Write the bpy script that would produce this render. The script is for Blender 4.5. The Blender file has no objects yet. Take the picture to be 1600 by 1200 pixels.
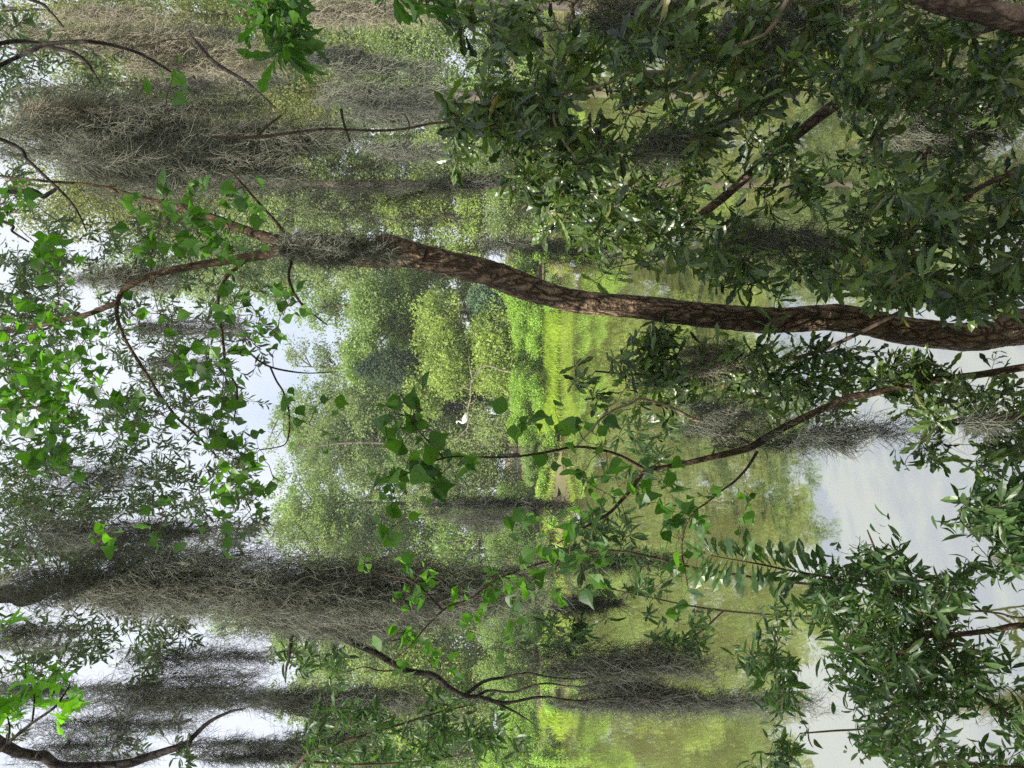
import bpy, math
import numpy as np

sc = bpy.context.scene
COL = sc.collection
rng = np.random.default_rng(11)

# ------------------------------------------------------------------ camera, sky, sun, exposure
F, CH = 1200.0, 2.2                     # focal length in photo pixels, eye height above the pond
cam = bpy.data.cameras.new('Camera')
cam.sensor_width = 36.0
cam.lens = 27.0
cam.clip_start, cam.clip_end = 0.05, 3000.0
camo = bpy.data.objects.new('Camera', cam)
COL.objects.link(camo)
from mathutils import Matrix
# the phone was held upright but the picture is stored on its side: world up is towards the picture's left edge
camo.matrix_world = Matrix(((0, 1, 0, 0), (0, 0, -1, 0), (-1, 0, 0, CH), (0, 0, 0, 1)))
sc.camera = camo

SUN_EL, SUN_AZ = math.radians(53), math.radians(-136)     # azimuth from +Y towards +X
world = bpy.data.worlds.new('World')
sc.world = world
world.use_nodes = True
wt = world.node_tree
wt.nodes.clear()
wo = wt.nodes.new('ShaderNodeOutputWorld')
bg = wt.nodes.new('ShaderNodeBackground')
sky = wt.nodes.new('ShaderNodeTexSky')
sky.sky_type = 'NISHITA'
sky.sun_disc = False
sky.sun_elevation = SUN_EL
sky.sun_rotation = SUN_AZ
sky.air_density, sky.dust_density, sky.ozone_density = 1.0, 1.5, 1.0
tc = wt.nodes.new('ShaderNodeTexCoord')
nz = wt.nodes.new('ShaderNodeTexNoise')
nz.inputs['Scale'].default_value = 2.6
nz.inputs['Detail'].default_value = 6
rp = wt.nodes.new('ShaderNodeValToRGB')
rp.color_ramp.elements[0].position, rp.color_ramp.elements[1].position = 0.12, 0.50
mx = wt.nodes.new('ShaderNodeMixRGB')
mx.inputs['Color2'].default_value = (4.25, 4.5, 5.0, 1)       # bright thin cloud
wt.links.new(tc.outputs['Generated'], nz.inputs['Vector'])
wt.links.new(nz.outputs['Fac'], rp.inputs['Fac'])
wt.links.new(rp.outputs['Color'], mx.inputs['Fac'])
wt.links.new(sky.outputs['Color'], mx.inputs['Color1'])
wt.links.new(mx.outputs['Color'], bg.inputs['Color'])
bg.inputs['Strength'].default_value = 0.10
wt.links.new(bg.outputs['Background'], wo.inputs['Surface'])

sl = bpy.data.lights.new('Sun', 'SUN')
sl.energy = 5.0
sl.angle = math.radians(0.5)
sl.color = (1.0, 0.94, 0.84)
so = bpy.data.objects.new('Sun', sl)
COL.objects.link(so)
sdir = (math.sin(SUN_AZ) * math.cos(SUN_EL), math.cos(SUN_AZ) * math.cos(SUN_EL), math.sin(SUN_EL))
from mathutils import Vector
so.rotation_euler = Vector(sdir).to_track_quat('Z', 'Y').to_euler()
so.location = (-20, -10, 40)

sc.view_settings.view_transform = 'Standard'
sc.view_settings.look = 'None'
sc.view_settings.gamma = 1.0
sc.view_settings.exposure = 1.12
sc.view_settings.use_curve_mapping = False
sc.render.engine = 'CYCLES'
sc.cycles.max_bounces = 7
sc.cycles.diffuse_bounces = 3
sc.cycles.glossy_bounces = 3
sc.cycles.transmission_bounces = 3
sc.cycles.transparent_max_bounces = 8
sc.cycles.use_adaptive_sampling = True
sc.cycles.adaptive_threshold = 0.012
sc.cycles.use_denoising = False
sc.cycles.sample_clamp_indirect = 2.5


# ------------------------------------------------------------------ helpers
def P(x, y, d):
    """A point seen at photo pixel (x, y) and standing d metres away."""
    return np.array([(600 - y) / F * d, d, CH - (x - 800) / F * d])


def Pn(a):
    return np.array([P(*q) for q in a], float)


def norm(v):
    return v / np.maximum(np.linalg.norm(v, axis=-1, keepdims=True), 1e-9)


def rdir(n):
    return norm(rng.normal(size=(n, 3)))


class Geo:
    def __init__(self):
        self.v, self.f, self.m, self.s, self.n = [], [], [], [], 0

    def add(self, v, f, mi=0, smooth=False):
        v = np.asarray(v, np.float32).reshape(-1, 3)
        f = np.asarray(f, np.int64)
        self.v.append(v)
        self.f.append(f + self.n)
        self.m.append(np.full(len(f), mi, np.int32))
        self.s.append(np.full(len(f), smooth, bool))
        self.n += len(v)

    def build(self, name, mats, parent=None):
        me = bpy.data.meshes.new(name)
        v = np.concatenate(self.v)
        me.vertices.add(len(v))
        me.vertices.foreach_set('co', v.ravel())
        tot = np.concatenate([np.full(len(f), f.shape[1], np.int32) for f in self.f])
        idx = np.concatenate([f.ravel() for f in self.f]).astype(np.int32)
        st = np.concatenate([[0], np.cumsum(tot)[:-1]]).astype(np.int32)
        me.loops.add(len(idx))
        me.loops.foreach_set('vertex_index', idx)
        me.polygons.add(len(tot))
        me.polygons.foreach_set('loop_start', st)
        me.polygons.foreach_set('loop_total', tot)
        me.polygons.foreach_set('material_index', np.concatenate(self.m))
        me.polygons.foreach_set('use_smooth', np.concatenate(self.s))
        me.update(calc_edges=True)
        for m in (mats if isinstance(mats, (list, tuple)) else [mats]):
            me.materials.append(m)
        o = bpy.data.objects.new(name, me)
        COL.objects.link(o)
        if parent is not None:
            o.parent = parent
            o.matrix_parent_inverse = Matrix.Translation(-parent.location)
        return o


def tag(o, label, cat, group=None, kind=None):
    if label:
        o['label'] = label
    if cat:
        o['category'] = cat
    if group:
        o['group'] = group
    if kind:
        o['kind'] = kind
    return o


def empty(name, loc, label, cat, group=None):
    o = bpy.data.objects.new(name, None)
    o.location = [float(c) for c in loc]
    o.empty_display_size = 0.2
    COL.objects.link(o)
    return tag(o, label, cat, group)


def spline(pts, rad, n):
    """Catmull-Rom through pts, n samples."""
    pts = np.asarray(pts, float)
    rad = np.asarray(rad, float)
    a = np.column_stack([pts, rad])
    a = np.vstack([2 * a[0] - a[1], a, 2 * a[-1] - a[-2]])
    k = len(pts) - 1
    t = np.linspace(0, k - 1e-6, n)
    i = t.astype(int)
    u = (t - i)[:, None]
    p0, p1, p2, p3 = a[i], a[i + 1], a[i + 2], a[i + 3]
    q = .5 * (2 * p1 + (p2 - p0) * u + (2 * p0 - 5 * p1 + 4 * p2 - p3) * u ** 2 + (3 * p1 - p0 - 3 * p2 + p3) * u ** 3)
    return q[:, :3], np.maximum(q[:, 3], .0004)


def tubes(geo, paths, rad, sides=3, mi=0, cap=False, disp=None):
    """paths (S,K,3), rad (S,K) or scalar: all tubes in one go."""
    paths = np.asarray(paths, float)
    S, K, _ = paths.shape
    rad = np.broadcast_to(np.asarray(rad, float), (S, K)) if np.ndim(rad) < 2 else np.asarray(rad, float)
    T = norm(np.gradient(paths, axis=1))
    ref = np.tile(np.array([0.31, 0.87, 0.12]), (S, 1))
    A = np.zeros_like(paths)
    a = norm(ref - (ref * T[:, 0]).sum(-1, keepdims=True) * T[:, 0])
    for k in range(K):
        a = norm(a - (a * T[:, k]).sum(-1, keepdims=True) * T[:, k])
        A[:, k] = a
    B = np.cross(T, A)
    th = np.arange(sides) / sides * 2 * math.pi
    r = rad[:, :, None, None]
    if disp is not None:
        r = r * disp[:, :, :, None]
    V = paths[:, :, None, :] + r * (np.cos(th)[None, None, :, None] * A[:, :, None, :] + np.sin(th)[None, None, :, None] * B[:, :, None, :])
    idx = np.arange(S * K * sides).reshape(S, K, sides)
    j = np.roll(idx, -1, axis=2)
    q = np.stack([idx[:, :-1], j[:, :-1], j[:, 1:], idx[:, 1:]], -1).reshape(-1, 4)
    geo.add(V.reshape(-1, 3), q, mi, sides > 3)
    if cap:
        for s in range(S):
            for k, fl in ((0, True), (K - 1, False)):
                ring = V[s, k]
                c = ring.mean(0)
                vv = np.vstack([ring, c])
                i = np.arange(sides)
                tri = np.stack([i, (i + 1) % sides, np.full(sides, sides)], -1)
                geo.add(vv, tri[:, ::-1] if fl else tri, mi, False)


def tube(geo, pts, rad, n=24, sides=8, mi=0, cap=True, wob=0.0, disp=None):
    p, r = spline(pts, rad, n)
    if wob:
        p = p + np.cumsum(rng.normal(size=p.shape), axis=0) * wob / math.sqrt(n)
    tubes(geo, p[None], r[None], sides, mi, cap, disp)
    return p


def leaf_template(ts, ws, fold=.25, droop=.15, wave=0.0):
    v = [(ts[0], 0, 0)]
    fq, ft = [], []
    prev = (0, 0, 0)
    for i in range(1, len(ts)):
        t, w = ts[i], ws[i]
        z = -droop * t * t
        if w <= 0:
            v.append((t, 0, z))
            c = len(v) - 1
            ft += [(prev[0], c, prev[1]), (prev[0], prev[2], c)]
            break
        v += [(t, 0, z), (t - .02, w, z + fold * w + wave * (-1) ** i * .03), (t - .02, -w, z + fold * w - wave * (-1) ** i * .02)]
        c = len(v) - 3
        cur = (c, c + 1, c + 2)
        if i == 1:
            ft += [(0, cur[0], cur[1]), (0, cur[2], cur[0])]
        else:
            fq += [(prev[0], cur[0], cur[1], prev[1]), (prev[0], prev[2], cur[2], cur[0])]
        prev = cur
    return np.array(v, float), np.array(fq, int).reshape(-1, 4), np.array(ft, int).reshape(-1, 3)


def star_template():
    v, ft = [(0, 0, 0)], []
    ang = [180, 130, 105, 78, 50, 24, 0, -24, -50, -78, -105, -130]
    rad = [.10, .42, .26, .66, .30, .45, .85, .45, .30, .66, .26, .42]
    ctr = (.0, 0, .03)
    v = [ctr]
    for a, r in zip(ang, rad):
        v.append((r * math.cos(math.radians(a)), r * math.sin(math.radians(a)), -.25 * r * r))
    n = len(ang)
    ft = [(0, 1 + (i + 1) % n, 1 + i) for i in range(n)]
    v = np.array(v, float)
    v[:, 0] += .1
    return v, np.zeros((0, 4), int), np.array(ft, int)


TALLOW = leaf_template([0, .12, .28, .44, .58, .74, 1.0], [0, .22, .40, .45, .34, .13, 0], .3, .22)
OAK = leaf_template([0, .18, .36, .50, .62, .74, .88, 1.0], [0, .03, .06, .115, .085, .145, .11, 0], .4, .3, .6)
LAUREL = leaf_template([0, .2, .42, .64, .82, 1.0], [0, .055, .105, .125, .095, 0], .4, .28, .3)
STAR = star_template()
DIAMOND = (np.array([(0, 0, 0), (.5, .3, .06), (1, 0, -.05), (.5, -.3, .06)], float), np.array([(0, 3, 2, 1)]), np.zeros((0, 3), int))


def leaves(geo, tmpl, pos, X, N, size, mi=0):
    tv, tq, tt = tmpl
    X = norm(X)
    N = norm(N - (N * X).sum(-1, keepdims=True) * X)
    Y = np.cross(N, X)
    s = np.asarray(size, float).reshape(-1, 1, 1)
    # every leaf a little wider or narrower than its neighbour
    wv = rng.uniform(.8, 1.15, (len(pos), 1, 1))
    V = pos[:, None, :] + s * (tv[None, :, 0:1] * X[:, None] + wv * tv[None, :, 1:2] * Y[:, None] + tv[None, :, 2:3] * N[:, None] * rng.uniform(.3, 1.7, (len(pos), 1, 1)))
    k = len(tv)
    off = (np.arange(len(pos)) * k)[:, None, None]
    base = geo.n
    geo.add(V.reshape(-1, 3), (tq[None] + off).reshape(-1, 4) if len(tq) else (tt[None] + off).reshape(-1, 3), mi, False)
    if len(tq) and len(tt):
        geo.f.append((tt[None] + off).reshape(-1, 3) + base)
        geo.m.append(np.full(len(pos) * len(tt), mi, np.int32))
        geo.s.append(np.zeros(len(pos) * len(tt), bool))


# ------------------------------------------------------------------ materials
def new_mat(name):
    m = bpy.data.materials.new(name)
    m.use_nodes = True
    nt = m.node_tree
    nt.nodes.clear()
    out = nt.nodes.new('ShaderNodeOutputMaterial')
    return m, nt, out


def leaf_mat(name, c1, c2, trans, tcol=None, rough=.45, spec=.5, c3=None, p3=.0, patch=0):
    """c1..c2: leaf-to-leaf variation, c3: the few old leaves."""
    m, nt, out = new_mat(name)
    g = nt.nodes.new('ShaderNodeNewGeometry')
    r = nt.nodes.new('ShaderNodeValToRGB')
    r.color_ramp.elements[0].color = (*c1, 1)
    r.color_ramp.elements[1].color = (*c2, 1)
    if c3:
        r.color_ramp.elements[1].position = 1 - p3 - .01
        e = r.color_ramp.elements.new(1 - p3)
        e.color = (*c3, 1)
    if patch:
        # whole sprays of a crown are yellower or greener than others
        tc = nt.nodes.new('ShaderNodeTexCoord')
        pn = nt.nodes.new('ShaderNodeTexNoise')
        pn.inputs['Scale'].default_value = patch
        pn.inputs['Detail'].default_value = 3
        nt.links.new(tc.outputs['Object'], pn.inputs['Vector'])
        mm = nt.nodes.new('ShaderNodeMapRange')
        mm.inputs['From Min'].default_value, mm.inputs['From Max'].default_value = .33, .67
        nt.links.new(pn.outputs['Fac'], mm.inputs['Value'])
        mb = nt.nodes.new('ShaderNodeMath')
        mb.operation = 'MULTIPLY_ADD'
        mb.inputs[1].default_value = .45
        nt.links.new(g.outputs['Random Per Island'], mb.inputs[0])
        ms = nt.nodes.new('ShaderNodeMath')
        ms.operation = 'MULTIPLY'
        ms.inputs[1].default_value = .55
        nt.links.new(mm.outputs[0], ms.inputs[0])
        nt.links.new(ms.outputs[0], mb.inputs[2])
        nt.links.new(mb.outputs[0], r.inputs['Fac'])
    else:
        nt.links.new(g.outputs['Random Per Island'], r.inputs['Fac'])
    b = nt.nodes.new('ShaderNodeBsdfPrincipled')
    b.inputs['Roughness'].default_value = rough
    b.inputs['Specular IOR Level'].default_value = spec
    nt.links.new(r.outputs['Color'], b.inputs['Base Color'])
    t = nt.nodes.new('ShaderNodeBsdfTranslucent')
    mu = nt.nodes.new('ShaderNodeMixRGB')
    mu.blend_type = 'MULTIPLY'
    mu.inputs['Fac'].default_value = 1
    mu.inputs['Color2'].default_value = (*(tcol or (2.2, 2.4, .9)), 1)
    nt.links.new(r.outputs['Color'], mu.inputs['Color1'])
    nt.links.new(mu.outputs['Color'], t.inputs['Color'])
    mi = nt.nodes.new('ShaderNodeMixShader')
    mi.inputs['Fac'].default_value = trans
    nt.links.new(b.outputs[0], mi.inputs[1])
    nt.links.new(t.outputs[0], mi.inputs[2])
    nt.links.new(mi.outputs[0], out.inputs['Surface'])
    return m


def bark_mat(name, c1, c2, scale=18.0, stretch=.22, bump=.6, dist=.02):
    m, nt, out = new_mat(name)
    tc = nt.nodes.new('ShaderNodeTexCoord')
    mp = nt.nodes.new('ShaderNodeMapping')
    mp.inputs['Scale'].default_value = (1, 1, stretch)
    nt.links.new(tc.outputs['Object'], mp.inputs['Vector'])
    dn = nt.nodes.new('ShaderNodeTexNoise')
    dn.inputs['Scale'].default_value = scale * .6
    dn.inputs['Detail'].default_value = 5
    nt.links.new(mp.outputs[0], dn.inputs['Vector'])
    ad = nt.nodes.new('ShaderNodeMixRGB')
    ad.blend_type = 'LINEAR_LIGHT'
    ad.inputs['Fac'].default_value = .06
    nt.links.new(mp.outputs[0], ad.inputs['Color1'])
    nt.links.new(dn.outputs['Color'], ad.inputs['Color2'])
    vo = nt.nodes.new('ShaderNodeTexVoronoi')
    vo.feature = 'DISTANCE_TO_EDGE'
    vo.inputs['Scale'].default_value = scale
    nt.links.new(ad.outputs[0], vo.inputs['Vector'])
    r = nt.nodes.new('ShaderNodeValToRGB')
    r.color_ramp.elements[0].position, r.color_ramp.elements[1].position = .0, .32
    nt.links.new(vo.outputs['Distance'], r.inputs['Fac'])
    n2 = nt.nodes.new('ShaderNodeTexNoise')
    n2.inputs['Scale'].default_value = scale * 3
    n2.inputs['Detail'].default_value = 6
    nt.links.new(tc.outputs['Object'], n2.inputs['Vector'])
    cm = nt.nodes.new('ShaderNodeMixRGB')
    cm.inputs['Color1'].default_value = (*c1, 1)
    cm.inputs['Color2'].default_value = (*c2, 1)
    av = nt.nodes.new('ShaderNodeMath')
    av.operation = 'MULTIPLY'
    nt.links.new(r.outputs['Color'], av.inputs[0])
    nt.links.new(n2.outputs['Fac'], av.inputs[1])
    a2 = nt.nodes.new('ShaderNodeMath')
    a2.operation = 'MULTIPLY'
    a2.inputs[1].default_value = 1.7
    nt.links.new(av.outputs[0], a2.inputs[0])
    nt.links.new(a2.outputs[0], cm.inputs['Fac'])
    b = nt.nodes.new('ShaderNodeBsdfPrincipled')
    b.inputs['Roughness'].default_value = .9
    b.inputs['Specular IOR Level'].default_value = .2
    nt.links.new(cm.outputs[0], b.inputs['Base Color'])
    bp = nt.nodes.new('ShaderNodeBump')
    bp.inputs['Strength'].default_value = bump
    bp.inputs['Distance'].default_value = dist
    nt.links.new(av.outputs[0], bp.inputs['Height'])
    nt.links.new(bp.outputs[0], b.inputs['Normal'])
    nt.links.new(b.outputs[0], out.inputs['Surface'])
    return m


def noise_mat(name, c1, c2, scale, rough=.9, bump=.0, island=False):
    m, nt, out = new_mat(name)
    r = nt.nodes.new('ShaderNodeValToRGB')
    r.color_ramp.elements[0].color, r.color_ramp.elements[1].color = (*c1, 1), (*c2, 1)
    b = nt.nodes.new('ShaderNodeBsdfPrincipled')
    if island:
        g = nt.nodes.new('ShaderNodeNewGeometry')
        nt.links.new(g.outputs['Random Per Island'], r.inputs['Fac'])
    else:
        tc = nt.nodes.new('ShaderNodeTexCoord')
        n = nt.nodes.new('ShaderNodeTexNoise')
        n.inputs['Scale'].default_value = scale
        n.inputs['Detail'].default_value = 7
        nt.links.new(tc.outputs['Object'], n.inputs['Vector'])
        r.color_ramp.elements[0].position, r.color_ramp.elements[1].position = .35, .65
        nt.links.new(n.outputs['Fac'], r.inputs['Fac'])
        if bump:
            bp = nt.nodes.new('ShaderNodeBump')
            bp.inputs['Strength'].default_value = bump
            bp.inputs['Distance'].default_value = .05
            nt.links.new(n.outputs['Fac'], bp.inputs['Height'])
            nt.links.new(bp.outputs[0], b.inputs['Normal'])
    b.inputs['Roughness'].default_value = rough
    b.inputs['Specular IOR Level'].default_value = .25
    nt.links.new(r.outputs['Color'], b.inputs['Base Color'])
    nt.links.new(b.outputs[0], out.inputs['Surface'])
    return m


M = {}
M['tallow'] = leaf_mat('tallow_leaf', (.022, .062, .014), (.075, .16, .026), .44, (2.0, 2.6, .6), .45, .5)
M['tallow_top'] = leaf_mat('tallow_top_leaf', (.030, .085, .010), (.075, .18, .018), .5, (2.0, 2.5, .5), .45)  # brighter copy: backlight put into the high leaves' colour; the pale shoot shares it
M['oak'] = leaf_mat('oak_leaf', (.006, .018, .005), (.10, .155, .042), .28, (2.4, 3.0, .7), .33, .7, (.15, .13, .03), .008)
M['laurel'] = leaf_mat('laurel_leaf', (.018, .045, .015), (.075, .13, .04), .30, (2.2, 2.8, .7), .40, .5)
M['fine'] = leaf_mat('fine_leaf', (.02, .05, .014), (.065, .125, .035), .3, (2.2, 2.6, .7))
M['dark_oak'] = leaf_mat('high_oak_leaf', (.025, .05, .02), (.05, .09, .03), .22)
M['gum'] = leaf_mat('gum_leaf', (.05, .14, .015), (.11, .26, .03), .55, (2.2, 2.5, .5))
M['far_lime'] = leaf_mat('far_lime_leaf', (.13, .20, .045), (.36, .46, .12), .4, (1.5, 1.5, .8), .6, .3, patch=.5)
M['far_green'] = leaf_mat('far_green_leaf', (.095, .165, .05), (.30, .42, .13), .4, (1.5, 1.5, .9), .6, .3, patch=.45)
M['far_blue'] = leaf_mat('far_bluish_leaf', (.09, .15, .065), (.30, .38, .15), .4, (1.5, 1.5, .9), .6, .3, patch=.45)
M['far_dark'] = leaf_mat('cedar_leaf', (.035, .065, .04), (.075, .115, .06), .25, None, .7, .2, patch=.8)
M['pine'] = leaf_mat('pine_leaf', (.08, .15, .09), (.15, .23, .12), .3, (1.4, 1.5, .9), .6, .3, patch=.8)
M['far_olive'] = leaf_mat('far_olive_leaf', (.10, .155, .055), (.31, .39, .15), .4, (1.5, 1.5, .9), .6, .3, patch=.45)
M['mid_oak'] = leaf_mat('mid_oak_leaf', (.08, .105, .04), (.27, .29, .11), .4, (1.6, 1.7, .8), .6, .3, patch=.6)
M['shrub'] = leaf_mat('bank_shrub_leaf', (.14, .26, .045), (.38, .56, .11), .42, (1.5, 1.5, .7), .55, .3, (.34, .20, .07), .07, patch=.9)
M['grass'] = leaf_mat('bank_grass_blade', (.27, .40, .045), (.43, .55, .09), .45, (1.3, 1.3, .6), .6, .3, patch=.8)
M['trunk'] = bark_mat('tallow_bark', (.042, .030, .020), (.40, .285, .19), 31, .33, 1.0, .03)
M['stem'] = bark_mat('stem_bark', (.03, .022, .014), (.13, .09, .055), 40, .3, .6, .01)
M['twig'] = noise_mat('twig_bark', (.035, .026, .018), (.11, .08, .05), 30)
M['pale_twig'] = noise_mat('pale_twig_bark', (.15, .11, .085), (.36, .28, .22), 30)
M['oak_bark'] = bark_mat('oak_bark', (.05, .036, .028), (.27, .20, .155), 30, .35, .7, .02)
M['dark_bark'] = bark_mat('dark_oak_bark', (.012, .010, .010), (.06, .05, .042), 18, .35, .7, .02)
M['far_bark'] = noise_mat('far_bark', (.05, .042, .032), (.15, .125, .10), 3)
M['snag'] = noise_mat('bleached_wood', (.13, .11, .085), (.28, .245, .19), 4)
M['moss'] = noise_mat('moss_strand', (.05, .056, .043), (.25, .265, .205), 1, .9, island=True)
M['moss_dark'] = noise_mat('shaded_moss_strand', (.035, .04, .033), (.14, .15, .12), 1, .9, island=True)  # same moss out of the sun: its shade is put into the darker colour
M['moss_tan'] = noise_mat('sunlit_and_dead_moss_strand', (.17, .16, .115), (.36, .335, .25), 1, .9, island=True)  # same moss in sun: sunlight put into the tan; the dead ball shares it
M['feather'] = noise_mat('white_feather', (.52, .51, .49), (.66, .66, .64), 12, .7)
M['bill'] = noise_mat('bird_bill', (.45, .30, .06), (.55, .36, .08), 9, .5)
M['leg'] = noise_mat('bird_leg', (.03, .03, .03), (.06, .06, .05), 9, .6)


for k in ('moss', 'moss_dark', 'moss_tan'):
    nt = M[k].node_tree
    out = [q for q in nt.nodes if q.type == 'OUTPUT_MATERIAL'][0]
    b = [q for q in nt.nodes if q.type == 'BSDF_PRINCIPLED'][0]
    r = [q for q in nt.nodes if q.type == 'VALTORGB'][0]
    t = nt.nodes.new('ShaderNodeBsdfTranslucent')
    nt.links.new(r.outputs['Color'], t.inputs['Color'])
    mi = nt.nodes.new('ShaderNodeMixShader')
    mi.inputs['Fac'].default_value = .12
    nt.links.new(b.outputs[0], mi.inputs[1])
    nt.links.new(t.outputs[0], mi.inputs[2])
    nt.links.new(mi.outputs[0], out.inputs['Surface'])


def water_mat():
    m, nt, out = new_mat('pond_water')
    tc = nt.nodes.new('ShaderNodeTexCoord')
    mp = nt.nodes.new('ShaderNodeMapping')
    mp.inputs['Scale'].default_value = (1.0, .55, 1)
    nt.links.new(tc.outputs['Object'], mp.inputs['Vector'])
    n1 = nt.nodes.new('ShaderNodeTexNoise')
    n1.inputs['Scale'].default_value = 2.4
    n1.inputs['Detail'].default_value = 4
    n1.inputs['Roughness'].default_value = .5
    nt.links.new(mp.outputs[0], n1.inputs['Vector'])
    bp = nt.nodes.new('ShaderNodeBump')
    bp.inputs['Strength'].default_value = .028
    bp.inputs['Distance'].default_value = .06
    nt.links.new(n1.outputs['Fac'], bp.inputs['Height'])
    # algae-tinted body of the water
    n2 = nt.nodes.new('ShaderNodeTexNoise')
    n2.inputs['Scale'].default_value = .22
    n2.inputs['Detail'].default_value = 5
    nt.links.new(tc.outputs['Object'], n2.inputs['Vector'])
    r = nt.nodes.new('ShaderNodeValToRGB')
    r.color_ramp.elements[0].color, r.color_ramp.elements[1].color = (.095, .105, .026, 1), (.145, .15, .042, 1)
    r.color_ramp.elements[0].position, r.color_ramp.elements[1].position = .35, .65
    nt.links.new(n2.outputs['Fac'], r.inputs['Fac'])
    d = nt.nodes.new('ShaderNodeBsdfDiffuse')
    nt.links.new(r.outputs['Color'], d.inputs['Color'])
    g = nt.nodes.new('ShaderNodeBsdfGlossy')
    g.inputs['Color'].default_value = (.95, .96, .99, 1)
    g.inputs['Roughness'].default_value = .02
    nt.links.new(bp.outputs[0], g.inputs['Normal'])
    fr = nt.nodes.new('ShaderNodeFresnel')
    fr.inputs['IOR'].default_value = 1.33
    ma = nt.nodes.new('ShaderNodeMath')
    ma.operation = 'MULTIPLY_ADD'
    ma.inputs[1].default_value = .35
    ma.inputs[2].default_value = .54
    nt.links.new(fr.outputs[0], ma.inputs[0])
    mi = nt.nodes.new('ShaderNodeMixShader')
    nt.links.new(ma.outputs[0], mi.inputs['Fac'])
    nt.links.new(d.outputs[0], mi.inputs[1])
    nt.links.new(g.outputs[0], mi.inputs[2])
    nt.links.new(mi.outputs[0], out.inputs['Surface'])
    return m


# ------------------------------------------------------------------ the setting: ground sheet and pond
SHORE = 35.2


def ground_z(x, y):
    s = SHORE + .6 * np.sin(x * .23) + .45 * np.sin(x * .61 + 1) + .28 * np.sin(x * 1.7) + .18 * np.sin(x * 3.1 + 2)
    near = .70 - .24 * y
    far = np.clip((y - s) * .45, -1.5, .55) + np.clip((y - s - 2) * .04, 0, 3.0)
    return np.where(y < 10, np.maximum(near, -1.5), np.where(y < 25, -1.5, far))


def grid_axis(parts):
    return np.concatenate([np.arange(a, b, s) for a, b, s in parts])


gx = grid_axis([(-900, -100, 80), (-100, -30, 7), (-30, 30, .8), (30, 100, 7), (100, 901, 80)])
gy = grid_axis([(-900, -60, 80), (-60, -6, 6), (-6, 10, .5), (10, 32, 2), (32, 48, .35), (48, 100, 4), (100, 901, 80)])
GX, GY = np.meshgrid(gx, gy, indexing='ij')
GZ = ground_z(GX, GY) + rng.normal(size=GX.shape) * .03
g = Geo()
idx = np.arange(GX.size).reshape(GX.shape)
g.add(np.stack([GX, GY, GZ], -1).reshape(-1, 3), np.stack([idx[:-1, :-1], idx[1:, :-1], idx[1:, 1:], idx[:-1, 1:]], -1).reshape(-1, 4), 0, True)
M['ground'] = noise_mat('bank_soil', (.075, .062, .036), (.15, .145, .065), .7, .95, .6)
tag(g.build('ground', M['ground']), 'sandy soil banks round the pond', 'ground', kind='structure')
g = Geo()
wx = np.array([-700., 700.])
g.add([(-700, -3, 0), (700, -3, 0), (700, 60, 0), (-700, 60, 0)], [(0, 1, 2, 3)])
tag(g.build('pond_water', water_mat()), 'still olive green pond reflecting trees and pale sky', 'pond', kind='structure')


# ------------------------------------------------------------------ far trees, shrubs, grass
def gz(x, y):
    return float(ground_z(np.array(x, float), np.array(y, float)))


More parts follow.
